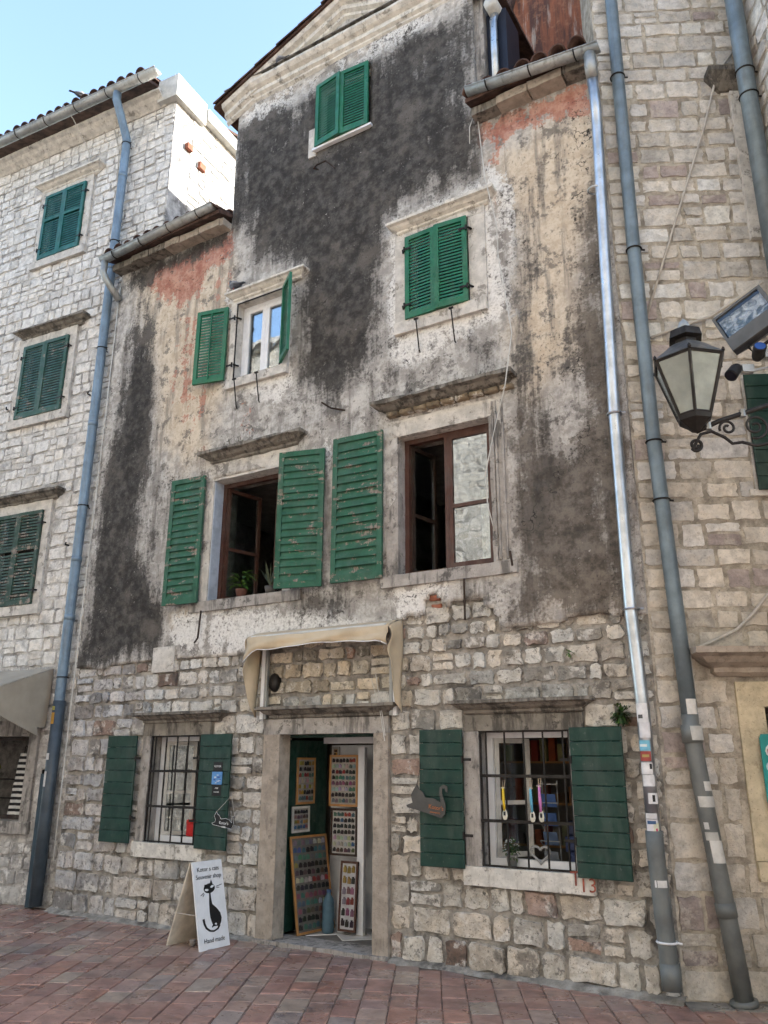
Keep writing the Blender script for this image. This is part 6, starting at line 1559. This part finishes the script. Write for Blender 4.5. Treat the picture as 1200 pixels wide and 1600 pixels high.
# net curtain at the first-floor right window
nc = MB(); vs = []; fs = []
for i in range(25):
    for j in range(10): vs.append((-3.27+.17*i/24*(1-.35*math.sin(j/9*math.pi)), .30+.02*math.sin(i*1.5), 3.56+.85*j/9))
for i in range(24):
    for j in range(9): a_ = i*10+j; fs.append((a_, a_+10, a_+11, a_+1))
nc.add(vs, fs); tag(add(nc, 'curtain', 'white_old', None, True), 'white curtain behind the first floor right window', 'curtain')

# teal ice-cream board at the right edge
ib = thing('ice_cream_board', 'teal ice cream price board at the right picture edge', 'sign', rp(.78, -.07, 1.0), AR, off=(.78, -.07, 1.0))
b = MB(); b.prism([(.765, 1.90), (.78, 1.93), (1.25, 1.93), (1.27, 1.90), (1.27, 1.0), (.95, 1.0), (.88, 1.06), (.83, 1.3), (.785, 1.36), (.765, 1.42)], -.085, -.07); add(b, 'board', mat_simple('teal_print', (.02, .27, .26), .35, bump=0), ib)
def disc(cx_, cz_, rx, rz, col, y, name='print'):
    b = MB(); b.prism([(cx_+rx*math.cos(t), cz_+rz*math.sin(t)) for t in [k*math.pi/10 for k in range(20)]], y, y+.001, col); return add(b, name, 'tint', ib)
disc(.95, 1.80, .155, .085, (.65, .65, .65), -.0865); disc(.95, 1.80, .14, .07, (.12, .35, .5), -.0868); disc(.95, 1.785, .13, .05, (.66, .66, .66), -.0871)
text_mesh('Nes', .085, mat_simple('print_red', (.5, .03, .03), .5, bump=0), 'lettering', ib, (.875, -.0885, 1.785), (1, 0, .05), (0, 0, 1))
disc(.82, 1.68, .032, .038, (.5, .62, .66), -.0866)
for cx_, cz_, rx, rz, col in ((.83, 1.565, .045, .04, (.5, .32, .15)), (.93, 1.55, .05, .045, (.45, .2, .1)), (.84, 1.46, .055, .05, (.45, .03, .08)), (.92, 1.44, .05, .05, (.3, .05, .06)), (.90, 1.34, .05, .05, (.03, .03, .03)), (1.0, 1.3, .06, .06, (.55, .55, .5))): disc(cx_, cz_, rx, rz, col, -.0866-rnd.random()*.0004)
# door arm of the shop: curved handle strip
b = MB(); b.tube([(-4.70, .50, 1.60), (-4.62, .47, 1.66), (-4.56, .45, 1.76)], .010, 6); add(b, 'door_closer', 'zinc', door)

# ================================================================== PIGEONS
def pigeon(lab, loc, rz, s=1.0):
    t_ = thing('pigeon', lab, 'pigeon', loc, rz)
    path = [(-.15, 0, .055), (-.10, 0, .07), (-.04, 0, .085), (.02, 0, .10), (.06, 0, .12), (.08, 0, .15), (.09, 0, .175), (.105, 0, .19), (.125, 0, .188)]
    rad = [.012, .028, .05, .056, .048, .034, .026, .026, .012]
    col = [(.07, .075, .09)]*3+[(.13, .14, .16)]*2+[(.05, .07, .07)]+[(.06, .07, .09)]*3
    b = MB(); b.tube([tuple(Vector(p)*s) for p in path], [r*s for r in rad], 10, True, (.12, .13, .15))
    b.t = [c for c in col for _ in range(10)]; add(b, 'body', 'tint', t_, True)
    for sg in (-1, 1):
        b = MB(); b.tube([tuple(Vector(p)*s) for p in ((.04, sg*.045, .105), (-.04, sg*.05, .095), (-.14, sg*.02, .065))], [.012*s, .026*s, .006*s], 8, True, (.2, .21, .23)); add(b, 'wing', 'tint', t_, True)
        b = MB(); b.tube([tuple(Vector(p)*s) for p in ((.0, sg*.02, .055), (.005, sg*.02, .0), (.025, sg*.02, .003))], .004*s, 5, True, (.35, .1, .08)); add(b, 'leg', 'tint', t_)
    b = MB(); b.tube([tuple(Vector(p)*s) for p in ((.125, 0, .188), (.15, 0, .182))], [.008*s, .002*s], 6, True, (.05, .05, .05)); add(b, 'beak', 'tint', t_)
    b = MB(); b.obox((-.18*s, 0, .05*s), (.05*s, 0, .015*s), (0, .022*s, 0), (0, 0, .004*s), (.05, .055, .065)); add(b, 'tail', 'tint', t_)
pigeon('grey pigeon perched on the cornice of the upper left window', (-6.50, -.12, 7.602), math.radians(165))
pigeon('grey pigeon resting on the gable cornice', (-5.92, -.14, 11.02), math.radians(170), .95)
pigeon('dark pigeon on the roof edge of the limewashed house', tuple(OL+UL*(-1.15)+NL*(-.40)+np.array([0, 0, 12.27])), math.radians(80))
